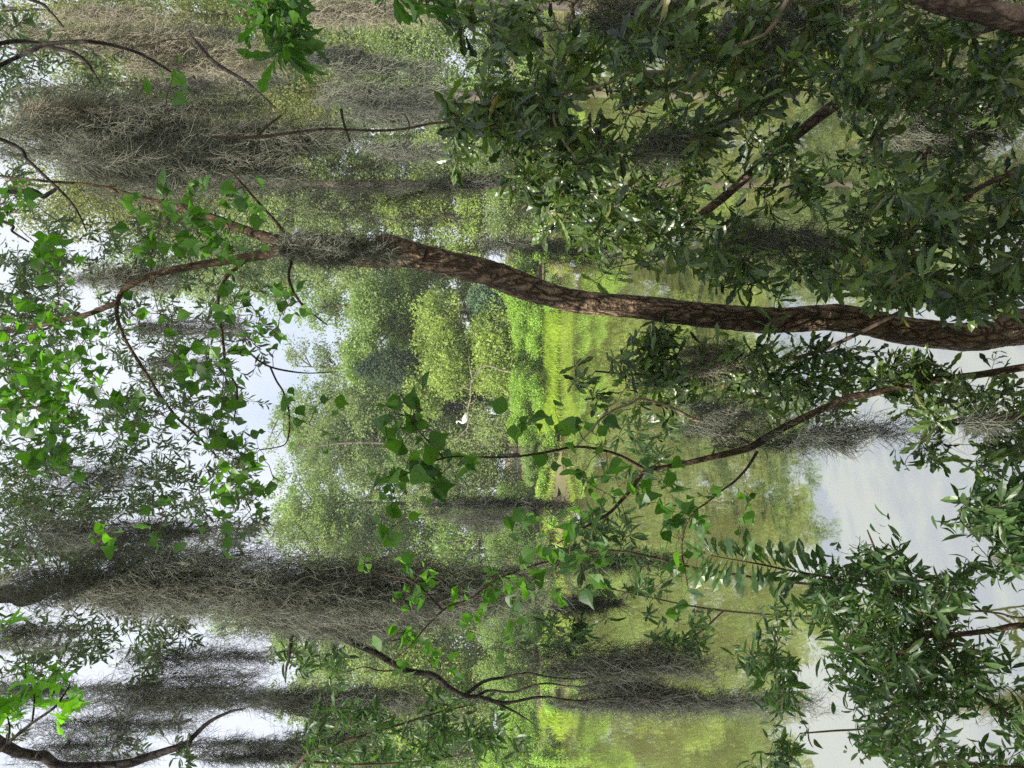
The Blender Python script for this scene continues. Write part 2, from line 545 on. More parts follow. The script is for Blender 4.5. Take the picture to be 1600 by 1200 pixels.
def far_tree(name, label, cat, group, y, top, base, half, d, leaf, lsize, nblob, nleaf, bark='far_bark', shape='round', gap=.0, trunk_r=.16, lean=0.0):
    """A tree whose crown spans photo columns top..base and rows y-half..y+half at d metres, standing on the ground below it."""
    nblob, nleaf, lsize = int(nblob * 2.3), int(nleaf * 2.2), lsize * .92
    bx = (600 - y) / F * d
    zb = gz(bx, d)
    root = empty(name, (bx, d, zb), label, cat, group)
    ct, cb = CH - (top - 800) / F * d, CH - (base - 800) / F * d
    cb = max(cb, zb + .15)
    hw = half / F * d
    cz, ch = (ct + cb) / 2, (ct - cb) / 2
    # clump centres
    nl_ = 9
    lob = rdir(nl_) * rng.uniform(.45, .85, (nl_, 1))
    lob[:, 2] = rng.uniform(-.8, .75, nl_)
    lr = rng.uniform(.28, .55, nl_)
    li = rng.choice(nl_, nblob, p=lr ** 2 / (lr ** 2).sum())
    u = lob[li] + rdir(nblob) * lr[li][:, None] * rng.uniform(.2, 1, (nblob, 1)) ** .4
    if shape in ('cone', 'full'):
        u = rdir(nblob) * rng.uniform(.25, 1, (nblob, 1)) ** .5
    hz = u[:, 2]
    if shape == 'cone':
        wid = np.clip(.95 - .85 * (hz + 1) / 2, .08, 1)
    elif shape == 'column':
        wid = np.full(nblob, 1.0)
    else:
        wid = np.full(nblob, 1.0)
    c = np.stack([bx + lean * (hz + 1) / 2 + u[:, 0] * hw * wid, d + u[:, 1] * hw * .8 * wid, cz + hz * ch * .93], -1)
    c[:, 2] = np.maximum(c[:, 2], zb + .2)
    g = Geo()
    # trunk
    tg = Geo()
    top_z = cz + ch * .75
    tp = np.array([(bx, d, zb - .3), (bx + rng.normal() * .15, d, zb + (top_z - zb) * .35), (bx + lean * .4 + rng.normal() * .25, d, zb + (top_z - zb) * .7), (bx + lean, d, top_z)])
    tpp = tube(tg, tp, [trunk_r, trunk_r * .8, trunk_r * .5, .03], 16, 8, 0)
    tg.build('trunk', M[bark], root)
    # limbs to the clumps
    sel = rng.permutation(nblob)[: min(nblob, 34)]
    paths = []
    for i in sel:
        zz = np.clip(c[i, 2] - np.hypot(c[i, 0] - bx, c[i, 1] - d) * .6, zb + .3, top_z)
        k = int(np.argmin(np.abs(tpp[:, 2] - zz)))
        a, b = tpp[k], c[i]
        m = (a + b) / 2 + np.array([0, 0, .12 * np.linalg.norm(b - a)]) + rng.normal(size=3) * .1
        t = np.linspace(0, 1, 6)[:, None]
        paths.append((1 - t) ** 2 * a + 2 * t * (1 - t) * m + t ** 2 * b)
    rr = np.linspace(trunk_r * .33, trunk_r * .08, 6)
    tubes(g, np.array(paths), np.tile(rr, (len(paths), 1)), 4, 1)
    # leaves
    cr = rng.uniform(.12, .34, nblob) * min(hw, ch, 2.2) + .14
    n = nblob * nleaf
    w = np.repeat(np.arange(nblob), nleaf)
    e = rdir(n) * (rng.uniform(0, 1, (n, 1)) ** .45) * cr[w][:, None] * np.array([1.25, 1.25, .75])
    pos = c[w] + e
    pos[:, 2] = np.maximum(pos[:, 2], zb + .05)
    X = rdir(n) + np.array([0, 0, -.25])
    N = rdir(n) * .8 + norm(e) * .5 + np.array([0, 0, .6])
    leaves(g, DIAMOND, pos, X, N, lsize * rng.uniform(.6, 1.3, n))
    g.build('crown', [M[leaf], M[bark]], root)
    return root


GB = 'trees across the pond'
far = [
    # label, y, top, base, half, d, leaf, lsize, nblob, nleaf, shape
    ('tall yellow green bushy tree across the pond, above the bare grey branches', 530, 628, 800, 108, 40, 'far_lime', .17, 130, 70, 'round'),
    ('light green tree just behind and above the yellow green bushy one', 505, 548, 690, 85, 45, 'far_green', .18, 80, 60, 'round'),
    ('lacy small tree against the sky beside the leaning trunk', 480, 470, 640, 42, 50, 'far_green', .17, 40, 34, 'round'),
    ('tall thin lacy tree with sky between its leaves, above the dark cedar', 572, 440, 640, 44, 52, 'far_blue', .16, 34, 40, 'round'),
    ('lacy tree crown straight above the lone bird, highest against the sky', 655, 405, 640, 46, 53, 'far_green', .16, 44, 40, 'round'),
    ('small lacy tree nearest the drooping tallow twigs, against open sky', 425, 400, 640, 40, 54, 'far_green', .16, 34, 40, 'round'),
    ('small dark blue green cedar rising between two paler trees', 575, 552, 668, 38, 41.4, 'far_dark', .15, 70, 70, 'cone'),
    ('tall bluish green tree on the far bank behind the white bird', 700, 415, 760, 85, 46, 'far_blue', .18, 130, 60, 'round'),
    ('thin crowned green tree with sky showing through, beside the bluish one', 790, 410, 720, 70, 48, 'far_green', .17, 70, 50, 'round'),
    ('yellowish lacy tree partly hidden by the long moss curtain', 865, 415, 760, 62, 47, 'far_olive', .17, 80, 50, 'round'),
    ('broad green tree between the long moss curtain and the crooked dark branch', 985, 400, 800, 75, 44, 'far_olive', .18, 90, 60, 'round'),
    ('tall lacy tree top standing alone in the sky between long moss curtain and bough', 955, 300, 640, 48, 42, 'far_green', .16, 60, 46, 'round'),
    ('bushy yellow green tree above the crooked dark branch tip', 1085, 590, 830, 70, 41, 'far_lime', .17, 90, 60, 'round'),
    ('tall green tree at the end of the bank beyond the bright grass', 1180, 420, 790, 80, 45, 'far_green', .18, 110, 60, 'round'),
    ('small soft blue green pine beside the bright bank shrubs', 470, 728, 812, 38, 39, 'pine', .15, 60, 60, 'cone'),
    ('grey brown thicket under the white bird', 680, 700, 850, 70, 40, 'far_olive', .13, 50, 40, 'round'),
    ('tall grey green tree beyond the moss, beside the leaning trunk top', 385, 250, 760, 75, 46, 'far_olive', .19, 120, 60, 'round'),
    ('tall olive tree behind the thickest moss festoons', 290, 180, 720, 80, 44, 'far_olive', .19, 130, 60, 'round'),
    ('greyish green tree with sunny crown behind the thin hanging stem', 190, 330, 800, 80, 42, 'far_blue', .19, 110, 60, 'round'),
    ('pale green tree behind the oak sprays, top of the far row', 70, 280, 780, 95, 43, 'far_green', .19, 120, 60, 'round'),
    ('low yellow green tree above the sandy bank', 340, 560, 800, 65, 40, 'far_lime', .16, 70, 55, 'round'),
    ('tall mossy oak with yellowing leaves behind the arching dark twig', 140, -60, 560, 120, 22, 'mid_oak', .105, 120, 60, 'round'),
    ('mid green oak whose crown fills the gap above the broad moss festoon', 290, -40, 420, 100, 26, 'mid_oak', .105, 100, 60, 'round'),
    ('shaded olive oak behind the sunlit tan moss bands', 10, -80, 500, 110, 24, 'mid_oak', .105, 120, 60, 'round'),
    ('low olive thicket tree under the short oak spray', 30, 560, 860, 80, 38, 'far_olive', .15, 90, 60, 'round'),
    ('low green tree beyond the thorn stub of the hanging stem', 135, 540, 850, 70, 39, 'far_green', .15, 90, 60, 'round'),
    ('tall pale lacy tree standing between the dark cedar and the bluish tree', 635, 440, 800, 70, 50, 'far_blue', .18, 90, 60, 'full'),
    ('low shady thicket tree behind the dull green bank shrub and hanging moss tufts', 765, 620, 865, 55, 41, 'far_olive', .14, 60, 50, 'full'),
    ('low leafy tree behind the bank under the yellowish lacy tree', 850, 640, 865, 60, 41, 'far_green', .14, 60, 50, 'full'),
    ('low leafy tree behind the bank under the lone lacy tree top', 940, 640, 865, 55, 41.5, 'far_green', .14, 60, 50, 'full'),
    ('low grey green tree behind the sandy clearing', 235, 600, 830, 60, 40, 'far_olive', .16, 70, 55, 'round'),
]
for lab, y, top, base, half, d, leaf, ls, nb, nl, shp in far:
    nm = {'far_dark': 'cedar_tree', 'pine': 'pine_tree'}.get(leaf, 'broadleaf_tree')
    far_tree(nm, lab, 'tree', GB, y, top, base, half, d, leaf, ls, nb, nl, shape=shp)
# the wood behind: trees one cannot tell apart through the gaps
for i, y in enumerate(range(-330, 1560, 62)):
    top = 520 if 420 < y < 640 else (395 if y > 640 else 60)
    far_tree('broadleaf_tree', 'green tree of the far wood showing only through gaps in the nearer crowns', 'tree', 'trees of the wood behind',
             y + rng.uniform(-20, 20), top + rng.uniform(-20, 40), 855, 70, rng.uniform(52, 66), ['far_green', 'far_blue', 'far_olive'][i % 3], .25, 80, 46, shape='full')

GS = 'shrubs along the far bank'
shr = [
    ('bright green feathery shrub on the far bank nearest the leaning trunk', 452, 785, 870, 34, 37.0),
    ('bright green shrub on the bank behind the lime grass, under the yellow tree', 505, 778, 862, 36, 37.2),
    ('bright shrub with rusty leaves behind the middle of the lime grass', 560, 790, 862, 36, 36.9),
    ('full light green shrub beside the water below the bare branches', 615, 782, 868, 38, 37.0),
    ('pale feathery shrub on the bank below the white bird', 668, 775, 868, 36, 36.8),
    ('small yellowish shrub behind the reddish earth of the bank', 725, 800, 872, 30, 36.8),
    ('dull green shrub behind the hanging moss tufts, next to the red earth', 790, 770, 880, 38, 37.2),
    ('bank shrub seen between moss tufts and tallow leaves', 860, 770, 880, 38, 37.2),
    ('yellow green shrub on the bank beside the long moss curtain end', 930, 740, 880, 40, 37.2),
    ('yellow green shrub on the bank under the broad green tree', 1000, 735, 882, 40, 37.2),
    ('light shrub behind the crooked dark branch tip', 1065, 760, 880, 40, 37.0),
    ('brightest lime shrub at the open end of the bank', 1130, 775, 880, 40, 36.8),
    ('lime shrub at the picture edge past the brightest one', 1195, 770, 880, 40, 36.8),
    ('pale shrub at the foot of the low trees by the sandy bank', 395, 790, 880, 30, 37.2),
    ('sparse shrub on the sandy bank under the oak sprays', 330, 820, 880, 26, 37.4),
]
for lab, y, top, base, half, d in shr:
    top += rng.uniform(-14, 22)
    half *= rng.uniform(.8, 1.2)
    d += rng.uniform(-.5, .6)
    far_tree('bank_shrub', lab, 'shrub', GS, y, top, base, half, d, 'shrub' if 440 < y < 690 or y > 1090 else 'far_green', .085, 60, 70, trunk_r=.03)

for y in (446, 472, 655, 684, 705, 742, 770, 812, 850, 905, 950, 1010, 1060, 1108, 1150, 1190, 40, 110, 180, 250, 300, 360, 400):
    far_tree('waterside_plant', 'low ragged plant at the water line of the far bank', 'plant', 'low plants along the water line', y + rng.uniform(-8, 8), rng.uniform(832, 856), 876,
             rng.uniform(9, 20), rng.uniform(34.7, 35.4), 'shrub' if rng.random() < .6 else 'far_olive', .10, 14, 34, trunk_r=.02)
for y, lab in ((-20, 'low wide shrub at the foot of the trees under the short oak spray'), (85, 'low wide shrub between sandy bank and the tree behind the thorn stub'), (165, 'low shrub on the bank straight behind the hanging stem'),
               (215, 'low grey green shrub at the sandy clearing edge'), (290, 'low pale shrub at the other edge of the sandy clearing'), (365, 'low shrub filling in behind the trunk on the sandy bank')):
    far_tree('bank_shrub', lab, 'shrub', GS, y, rng.uniform(720, 790), 880, 44, 37.6, 'far_olive', .12, 50, 50, trunk_r=.03)

# grass on the lip of the far bank
def grass(name, label, n, y0, y1, d0, d1, h0, h1):
    y = rng.uniform(y0, y1, n)
    d = rng.uniform(d0, d1, n)
    x = (600 - y) / F * d
    z = ground_z(x, d)
    ok = z > -.12
    x, d, z = x[ok], d[ok], z[ok]
    n = len(x)
    h = rng.uniform(h0, h1, n)
    a = rng.uniform(0, 2 * math.pi, n)
    w = .025
    b = np.stack([x, d, z - .03], -1)
    s = np.stack([np.cos(a), np.sin(a), 0 * a], -1) * w
    lean = np.stack([rng.normal(size=n) * .25, rng.normal(size=n) * .25, np.ones(n)], -1) * h[:, None]
    mid = b + lean * .55
    tip = b + lean + np.stack([rng.normal(size=n) * .1, rng.normal(size=n) * .1, -.05 * h], -1)
    V = np.stack([b - s, b + s, mid + s * .7, mid - s * .7, tip], 1).reshape(-1, 3)
    k = np.arange(n)[:, None] * 5
    g = Geo()
    g.add(V, k + np.array([[0, 1, 2, 3]]))
    g.f.append(k + np.array([[3, 2, 4]]))
    g.m.append(np.zeros(n, np.int32))
    g.s.append(np.zeros(n, bool))
    tag(g.build(name, M['grass']), label, 'grass', kind='stuff')


grass('bank_grass', 'lime green grass on the lip of the far bank', 26000, 458, 672, 34.6, 36.6, .2, .6)
grass('bank_grass', 'lime green grass at the open end of the far bank', 7000, 1110, 1330, 34.3, 36.6, .2, .6)
grass('bank_grass', 'thin grass along the rest of the far bank', 3500, 690, 1060, 34.6, 37, .1, .35)
grass('bank_grass', 'thin grass on the sandy bank', 2500, -300, 430, 34.6, 37, .1, .3)


# ------------------------------------------------------------------ dead branches and the white bird
root = empty('dead_tree', P(800, 575, 37.5) * [1, 1, 0], 'bare bleached dead tree leaning over the bank shrubs, the bird on its branch', 'dead tree')
D0 = 36.6


def snag(pts, r0, r1, name='branch'):
    g = Geo()
    p = Pn([(a, b, D0 + rng.uniform(-.15, .15)) for a, b in pts])
    tube(g, p, np.linspace(r0, r1, len(p)) * .75, 20, 6)
    return g.build(name, M['snag'], root)


snag([(866, 584), (820, 582), (788, 580), (770, 573), (752, 573), (738, 593), (735, 609), (735, 624)], .06, .03, 'trunk')
snag([(735, 624), (731, 638), (732, 650), (731, 665), (728, 671), (718, 681), (708, 692)], .05, .015)
snag([(738, 593), (734, 575), (732, 558)], .03, .008)
snag([(752, 573), (746, 585), (738, 596), (728, 602), (716, 600)], .03, .008)
snag([(731, 638), (724, 632), (716, 630)], .025, .006)
snag([(732, 632), (740, 628), (744, 622)], .02, .006)
snag([(731, 662), (738, 656), (742, 648)], .02, .006)
snag([(728, 671), (733, 678), (737, 676)], .02, .006)
snag([(735, 609), (722, 606), (706, 610), (694, 604)], .022, .005)
snag([(770, 574), (760, 590), (752, 600), (744, 618), (748, 630)], .022, .005)
snag([(728, 688), (748, 695), (768, 697), (782, 702)], .02, .005)
snag([(755, 692), (762, 686), (770, 684)], .012, .004)

bd = 36.45
bc = P(727, 655, bd)
bird = empty('egret', bc, 'white long-necked wading bird perched on the bleached dead branch', 'bird')
g = Geo()
px = .53 / 16
# one continuous body: tail -> back -> breast -> neck -> head
bp_ = np.array([(.27, .02, -.07), (.16, 0, -.03), (.04, 0, .0), (-.08, -.01, .05), (-.15, -.02, .12), (-.15, -.03, .20), (-.10, -.04, .27), (-.09, -.04, .34), (-.11, -.05, .385), (-.15, -.06, .40), (-.18, -.06, .395)])
br = [.012, .07, .115, .10, .058, .034, .027, .026, .036, .034, .014]
bp_ = bp_ * 1.0
p, r = spline(bc + bp_, np.array(br) * 1.2, 40)
tubes(g, p[None], r[None], 12, 0, True)
g.build('body', M['feather'], bird)
for sgn in (-1, 1):
    g = Geo()
    wp = bc + np.array([(-.12, sgn * .09, .06), (.02, sgn * .12, .03), (.18, sgn * .10, -.03), (.33, sgn * .045, -.12)])
    p, r = spline(wp, [.03, .10, .085, .01], 18)
    tubes(g, p[None], r[None] , 10, 0, True)
    g.build('wing', M['feather'], bird)
    g = Geo()
    tube(g, bc + np.array([(.02, sgn * .03, -.08), (.03, sgn * .03, -.16), (0, sgn * .03, -.22)]), [.012, .009, .011], 8, 6)
    g.build('leg', M['leg'], bird)
g = Geo()
tube(g, bc + np.array([(-.175, -.06, .397), (-.225, -.07, .392), (-.29, -.08, .38)]), [.014, .009, .002], 8, 8)
g.build('bill', M['bill'], bird)


# ------------------------------------------------------------------ near plants: traced limbs, then twigs grown to the leaf clusters
class Plant:
    def __init__(self, name, base, label, cat, group=None):
        self.root = empty(name, base, label, cat, group)
        self.nodes = []
        self.g = Geo()

    def limb(self, pts, wpx, mat, name='branch', n=40, sides=10, dd=None, label=None, wob=0.0):
        """pts (x, y, d), wpx widths in photo pixels."""
        p = Pn(pts)
        w = np.interp(np.linspace(0, 1, len(pts)), np.linspace(0, 1, len(wpx)), wpx) if len(wpx) != len(pts) else np.array(wpx, float)
        r = w / 2 * np.array([q[2] for q in pts]) / F
        g = Geo()
        q = tube(g, p, r, n, sides, 0, True, wob)
        o = g.build(name, mat, self.root)
        if label:
            o['label'] = label
        self.nodes.extend(list(q))
        return o

    def twigs(self, targets, r=.0016, sag=.08, K=6, mi=1):
        nodes = np.array(self.nodes)
        tg = np.asarray(targets)
        d0 = np.array([np.min(np.linalg.norm(nodes - t, axis=1)) for t in tg])
        order = np.argsort(d0)
        tips = np.zeros_like(tg)
        paths, rads = [], []
        buf = np.zeros((len(nodes) + len(tg) * 3, 3))
        n = len(nodes)
        buf[:n] = nodes
        for i in order:
            t = tg[i]
            dist = np.linalg.norm(buf[:n] - t, axis=1)
            k = int(np.argmin(dist))
            a, L = buf[k], dist[k]
            m = (a + t) / 2 + rng.normal(size=3) * L * .13 + np.array([0, 0, sag * L])
            s = np.linspace(0, 1, K)[:, None]
            path = (1 - s) ** 2 * a + 2 * s * (1 - s) * m + s ** 2 * t
            path[1:-1] += rng.normal(size=(K - 2, 3)) * L * .02
            paths.append(path)
            rads.append(np.linspace(r + .004 * min(L, .8), r * .7, K))
            tips[i] = norm(path[-1] - path[-2])
            buf[n:n + 3] = path[[2, 4, 5]] if K >= 6 else path[-3:]
            n += 3
        tubes(self.g, np.array(paths), np.array(rads), 4, mi)
        self.nodes = list(buf[:n])
        return tips

    def crown(self, mats, name='crown'):
        return self.g.build(name, mats, self.root)


def region(boxes, mul=1.0, clump=0):
    out = []
    for x0, x1, y0, y1, n, d0, d1 in boxes:
        n = int(round(n * mul))
        if clump and n > 10:
            k = max(3, n // clump)
            c = np.stack([rng.uniform(x0, x1, k), rng.uniform(y0, y1, k), rng.uniform(d0, d1, k)], -1)
            a = c[rng.integers(0, k, n)] + rng.normal(size=(n, 3)) * [17, 17, .07]
        else:
            a = np.stack([rng.uniform(x0, x1, n), rng.uniform(y0, y1, n), rng.uniform(d0, d1, n)], -1)
        out.append(a)
    return Pn(np.concatenate(out))


def whorls(pl, targets, tips, tmpl, size, m, spread=1.0, mi=0, droop=.25, back=.05):
    n = len(targets)
    w = np.repeat(np.arange(n), m)
    N_ = n * m
    T = tips[w]
    rad = rdir(N_)
    rad = norm(rad - (rad * T).sum(-1, keepdims=True) * T)
    dirs = norm(T * rng.uniform(.1, .9, (N_, 1)) + rad * spread + np.array([0, 0, -droop]))
    pos = targets[w] - T * rng.uniform(0, back, (N_, 1))
    Nn = T * .8 + np.array([0, 0, .5]) + rdir(N_) * .7
    leaves(pl.g, tmpl, pos, dirs, Nn, size * rng.uniform(.4, 1.4, N_), mi)


def hanging(pl, targets, tmpl, size, m, jit, mi=0, down=.5, petiole=True):
    """Broad leaves hung on thin stalks round each target."""
    n = len(targets)
    w = np.repeat(np.arange(n), m)
    N_ = n * m
    off = rdir(N_) * rng.uniform(.2, 1, (N_, 1)) * jit
    off[:, 2] *= .7
    pos = targets[w] + off
    dirs = norm(rdir(N_) + np.array([0, 0, -down]))
    Nn = rdir(N_) + np.array([0, -.5, .45])
    leaves(pl.g, tmpl, pos, dirs, Nn, size * rng.uniform(.42, 1.25, N_), mi)
    if petiole:
        a = targets[w]
        s = np.linspace(0, 1, 4)[None, :, None]
        path = a[:, None] * (1 - s) + pos[:, None] * s + np.array([0, 0, .25])[None, None] * jit * (s * (1 - s))
        tubes(pl.g, path, .0008, 3, 1)


# ---- the leaning tallow tree
TD = 3.0
tl = Plant('tallow_tree', (P(1720, 515, TD) * [1, 1, 0]) + [0, 0, .05], 'leaning rough-barked tree with spade-shaped leaves, its moss-wrapped fork against the sky', 'tree')
tr = [(1790, 512, 64), (1700, 512, 62), (1640, 513, 60), (1583, 513, 60), (1545, 522, 52), (1500, 526, 46), (1450, 520, 46), (1400, 514, 45), (1350, 503, 45), (1300, 497, 44), (1250, 499, 42),
      (1200, 500, 43), (1150, 496, 42), (1100, 492, 41), (1050, 487, 40), (1000, 481, 38), (950, 476, 37), (900, 470, 37), (860, 460, 39), (820, 448, 44), (780, 433, 44), (740, 421, 42), (700, 412, 41),
      (660, 402, 42), (630, 397, 40), (605, 402, 34), (570, 405, 28), (530, 400, 26), (490, 391, 25), (455, 387, 26)]
n, sides = 420, 56
pp, rr = spline(Pn([(x, y, TD) for x, y, w in tr]), [w * .465 * TD / F for x, y, w in tr], n)
# furrowed bark as real relief: long ridges that wander and break
th = np.arange(sides) / sides * 2 * math.pi
ll = np.linspace(0, 1, n)[:, None] * 34
ph = np.cumsum(rng.normal(size=(n, 1)), 0) * .05
ridge = np.sin(th[None] * 9 + np.sin(ll * 1.7 + th[None] * 2) * 1.3 + ph * 2) * np.sin(ll * 2.9 + th[None] * 3 + 2 * np.sin(th[None] * 4 + ll))
ridge2 = np.sin(th[None] * 15 - np.sin(ll * 3.1 + th[None]) * 1.6) * np.sin(ll * 5.3 + th[None] * 5)
disp = 1 + .045 * ridge + .035 * ridge2 + .05 * np.sin(ll * .9 + th[None]) + rng.normal(size=(n, sides)) * .010
g = Geo()
tubes(g, pp[None], rr[None], sides, 0, True, disp[None])
g.build('trunk', M['trunk'], tl.root)
tl.nodes.extend(list(pp[250:]))
# burl near the base and the broken stub at the upper bend
g = Geo()
tube(g, Pn([(1608, 500, 2.965), (1575, 506, 2.955), (1545, 515, 2.965)]), [.035, .062, .03], 14, 16)
g.build('burl', M['trunk'], tl.root)
g = Geo()
tube(g, Pn([(660, 402, TD - .01), (625, 388, TD - .03), (598, 376, TD - .04), (588, 371, TD - .05)]), [.05, .042, .030, .008], 16, 14)
g.build('broken_stub', M['trunk'], tl.root)
LB = M['stem']
tl.limb([(470, 389, 3.0), (440, 390, 3.0), (400, 400, 3.0), (350, 408, 2.98), (300, 416, 2.95), (250, 427, 2.93), (215, 439, 2.9), (192, 455, 2.9), (183, 475, 2.88), (184, 500, 2.86), (197, 533, 2.84), (220, 570, 2.82), (247, 613, 2.8), (277, 653, 2.78), (300, 673, 2.76), (333, 707, 2.74), (367, 750, 2.72), (392, 797, 2.7)],
        [23, 20, 16, 13, 12, 11, 10, 9, 7, 6, 5, 5, 4, 4, 3.5, 3, 2.5, 2], LB)
tl.limb([(186, 472, 2.89), (165, 480, 2.9), (140, 490, 2.92), (100, 500, 2.95), (60, 509, 3.0), (0, 520, 3.05), (-120, 540, 3.1)], [9, 9, 8, 8, 7, 6, 5], LB)
tl.limb([(462, 388, 3.0), (430, 375, 3.02), (390, 362, 3.05), (340, 343, 3.1), (283, 323, 3.12), (230, 312, 3.16), (150, 290, 3.2), (40, 280, 3.3), (-100, 260, 3.3)], [20, 18, 15, 13, 11, 8, 5, 4, 4], LB)
tl.limb([(392, 401, 2.99), (377, 413, 2.97), (355, 432, 2.94), (343, 457, 2.9), (341, 483, 2.88), (348, 527, 2.85), (353, 573, 2.82), (369, 602, 2.8), (370, 625, 2.78), (366, 655, 2.76)], [7, 6, 6, 5, 5, 4, 4, 3, 3, 2], LB)
tl.limb([(462, 392, 3.0), (456, 408, 2.97), (451, 430, 2.93), (457, 453, 2.9), (473, 477, 2.87), (492, 493, 2.85), (512, 508, 2.83)], [6, 5, 5, 4, 4, 3, 2], LB)
tl.limb([(380, 540, 2.84), (400, 560, 2.82), (422, 573, 2.8), (452, 580, 2.8), (483, 583, 2.78), (520, 581, 2.78)], [3, 3, 3, 3, 2, 2], LB)
tl.limb([(422, 573, 2.8), (432, 595, 2.79), (443, 613, 2.78), (451, 640, 2.77), (452, 670, 2.76), (448, 690, 2.75), (437, 698, 2.74), (405, 703, 2.73)], [3, 3, 3, 3, 3, 2, 2, 2], LB)
tl.limb([(457, 380, 3.0), (440, 358, 2.97), (425, 340, 2.95), (400, 312, 2.93), (372, 280, 2.9), (352, 262, 2.88)], [7, 6, 5, 4, 3, 2], LB)
tl.limb([(-60, 640, 2.8), (0, 637, 2.8), (50, 637, 2.8), (85, 636, 2.8), (100, 645, 2.8), (115, 655, 2.8)], [6, 5, 5, 5, 3, 2], LB)
tl.limb([(-60, 1050, 3.2), (-60, 800, 3.0), (-60, 640, 2.8)], [9, 7, 6], LB)
tl.limb([(-120, 540, 3.1), (-90, 590, 2.95), (-60, 640, 2.8)], [6, 6, 6], LB)
tgt = region([
    (205, 390, 292, 408, 34, 2.3, 2.6), (300, 390, 340, 400, 8, 2.3, 2.6), (5, 30, 300, 340, 4, 2.4, 2.6), (45, 100, 375, 450, 9, 2.5, 2.8), (235, 280, 110, 190, 4, 2.5, 2.6),
    (5, 160, 480, 740, 62, 2.5, 3.0), (10, 90, 560, 700, 22, 2.5, 2.9),
    (205, 280, 480, 520, 5, 2.5, 2.7), (240, 310, 540, 660, 12, 2.5, 2.8), (325, 410, 640, 790, 26, 2.4, 2.7), (340, 460, 470, 560, 16, 2.5, 2.8), (300, 365, 520, 650, 12, 2.5, 2.7),
    (200, 430, 740, 850, 14, 2.5, 2.8), (150, 215, 600, 720, 8, 2.5, 2.8), (430, 520, 610, 700, 6, 2.6, 2.8), (425, 450, 400, 460, 3, 2.8, 2.9), (150, 200, 820, 850, 2, 2.6, 2.8)])
tips = tl.twigs(tgt, .0012)
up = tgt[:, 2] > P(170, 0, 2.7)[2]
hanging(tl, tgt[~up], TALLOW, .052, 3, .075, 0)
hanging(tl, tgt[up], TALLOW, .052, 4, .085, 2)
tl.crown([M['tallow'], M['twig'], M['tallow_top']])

# ---- the thin bent tallow sapling in front
sp = Plant('tallow_sapling', (P(1720, 565, 2.65) * [1, 1, 0]) + [0, 0, .1], 'thin bent sapling crossing in front of the pond, with large spade-shaped leaves at its tips', 'sapling')
SD = 2.65
sp.limb([(1760, 560, SD), (1680, 566, SD), (1600, 574, SD), (1533, 585, SD), (1477, 592, SD), (1413, 604, SD), (1360, 615, SD), (1327, 621, SD), (1283, 640, SD), (1233, 664, SD), (1197, 684, SD - .02), (1167, 701, SD - .04), (1100, 717, SD - .08), (1057, 727, SD - .1), (1007, 734, SD - .13)],
        [15, 14, 12, 11, 11, 10, 11, 11, 11, 11, 12, 11, 9, 8, 7], M['stem'], 'trunk', 70, 12)
sp.limb([(1007, 734, SD - .13), (985, 720, 2.5), (967, 711, 2.45), (940, 703, 2.4), (900, 698, 2.35), (850, 707, 2.3), (800, 714, 2.2), (750, 714, 2.15), (717, 713, 2.1), (693, 716, 2.05), (662, 726, 2.0), (640, 738, 1.98), (610, 752, 1.95)], [7, 5, 4.5, 4.5, 4, 4, 3.5, 3.5, 3, 3, 2.5, 2, 1.5], M['stem'])
sp.limb([(1007, 734, SD - .13), (987, 763, 2.48), (968, 785, 2.45), (950, 803, 2.42), (920, 820, 2.38), (895, 835, 2.35), (870, 850, 2.33)], [7, 6, 6, 5, 4, 3, 2], M['stem'])
sp.limb([(900, 698, 2.35), (923, 673, 2.36), (938, 655, 2.38), (960, 640, 2.4), (987, 630, 2.42), (1000, 623, 2.44), (1030, 630, 2.5), (1060, 642, 2.55), (1085, 655, 2.6), (1120, 668, 2.62), (1170, 692, 2.64)], [2, 3, 4, 4, 4, 4, 4, 5, 5, 5, 5], M['pale_twig'])
sp.limb([(693, 716, 2.05), (680, 700, 2.02), (665, 685, 2.0), (650, 668, 1.98), (640, 650, 1.96)], [3, 3, 2, 2, 1.5], M['stem'])
sp.limb([(1183, 706, 2.6), (1168, 730, 2.55), (1150, 750, 2.5), (1130, 765, 2.45), (1105, 785, 2.42), (1080, 805, 2.4), (1065, 850, 2.4), (1075, 920, 2.4)], [5, 4, 4, 3, 3, 3, 3, 2], M['stem'])
tgt = region([(590, 690, 600, 700, 8, 1.9, 2.1), (560, 690, 740, 800, 7, 1.9, 2.1), (640, 720, 690, 760, 7, 1.95, 2.15), (690, 730, 690, 750, 3, 2.05, 2.2),
              (800, 900, 640, 700, 4, 2.1, 2.3), (870, 960, 690, 790, 9, 2.2, 2.4), (790, 900, 800, 950, 12, 2.1, 2.4), (880, 960, 800, 900, 5, 2.2, 2.4), (1050, 1100, 880, 950, 5, 2.3, 2.5),
              (1030, 1180, 740, 870, 14, 2.4, 2.6), (595, 620, 800, 870, 2, 1.95, 2.1), (985, 1060, 700, 840, 5, 2.3, 2.5), (590, 700, 600, 820, 6, 1.9, 2.1), (790, 960, 640, 950, 10, 2.1, 2.4)], 1.6)
ux, uy = 800 + (CH - tgt[:, 2]) / tgt[:, 1] * F, 600 - tgt[:, 0] / tgt[:, 1] * F
tgt = tgt[np.hypot(ux - 722, uy - 655) > 58]            # nothing hangs in front of the bird
sp.twigs(tgt, .0011)
hanging(sp, tgt, TALLOW, .056, 2, .055, 0, .45)
sp.crown([M['tallow'], M['twig']])

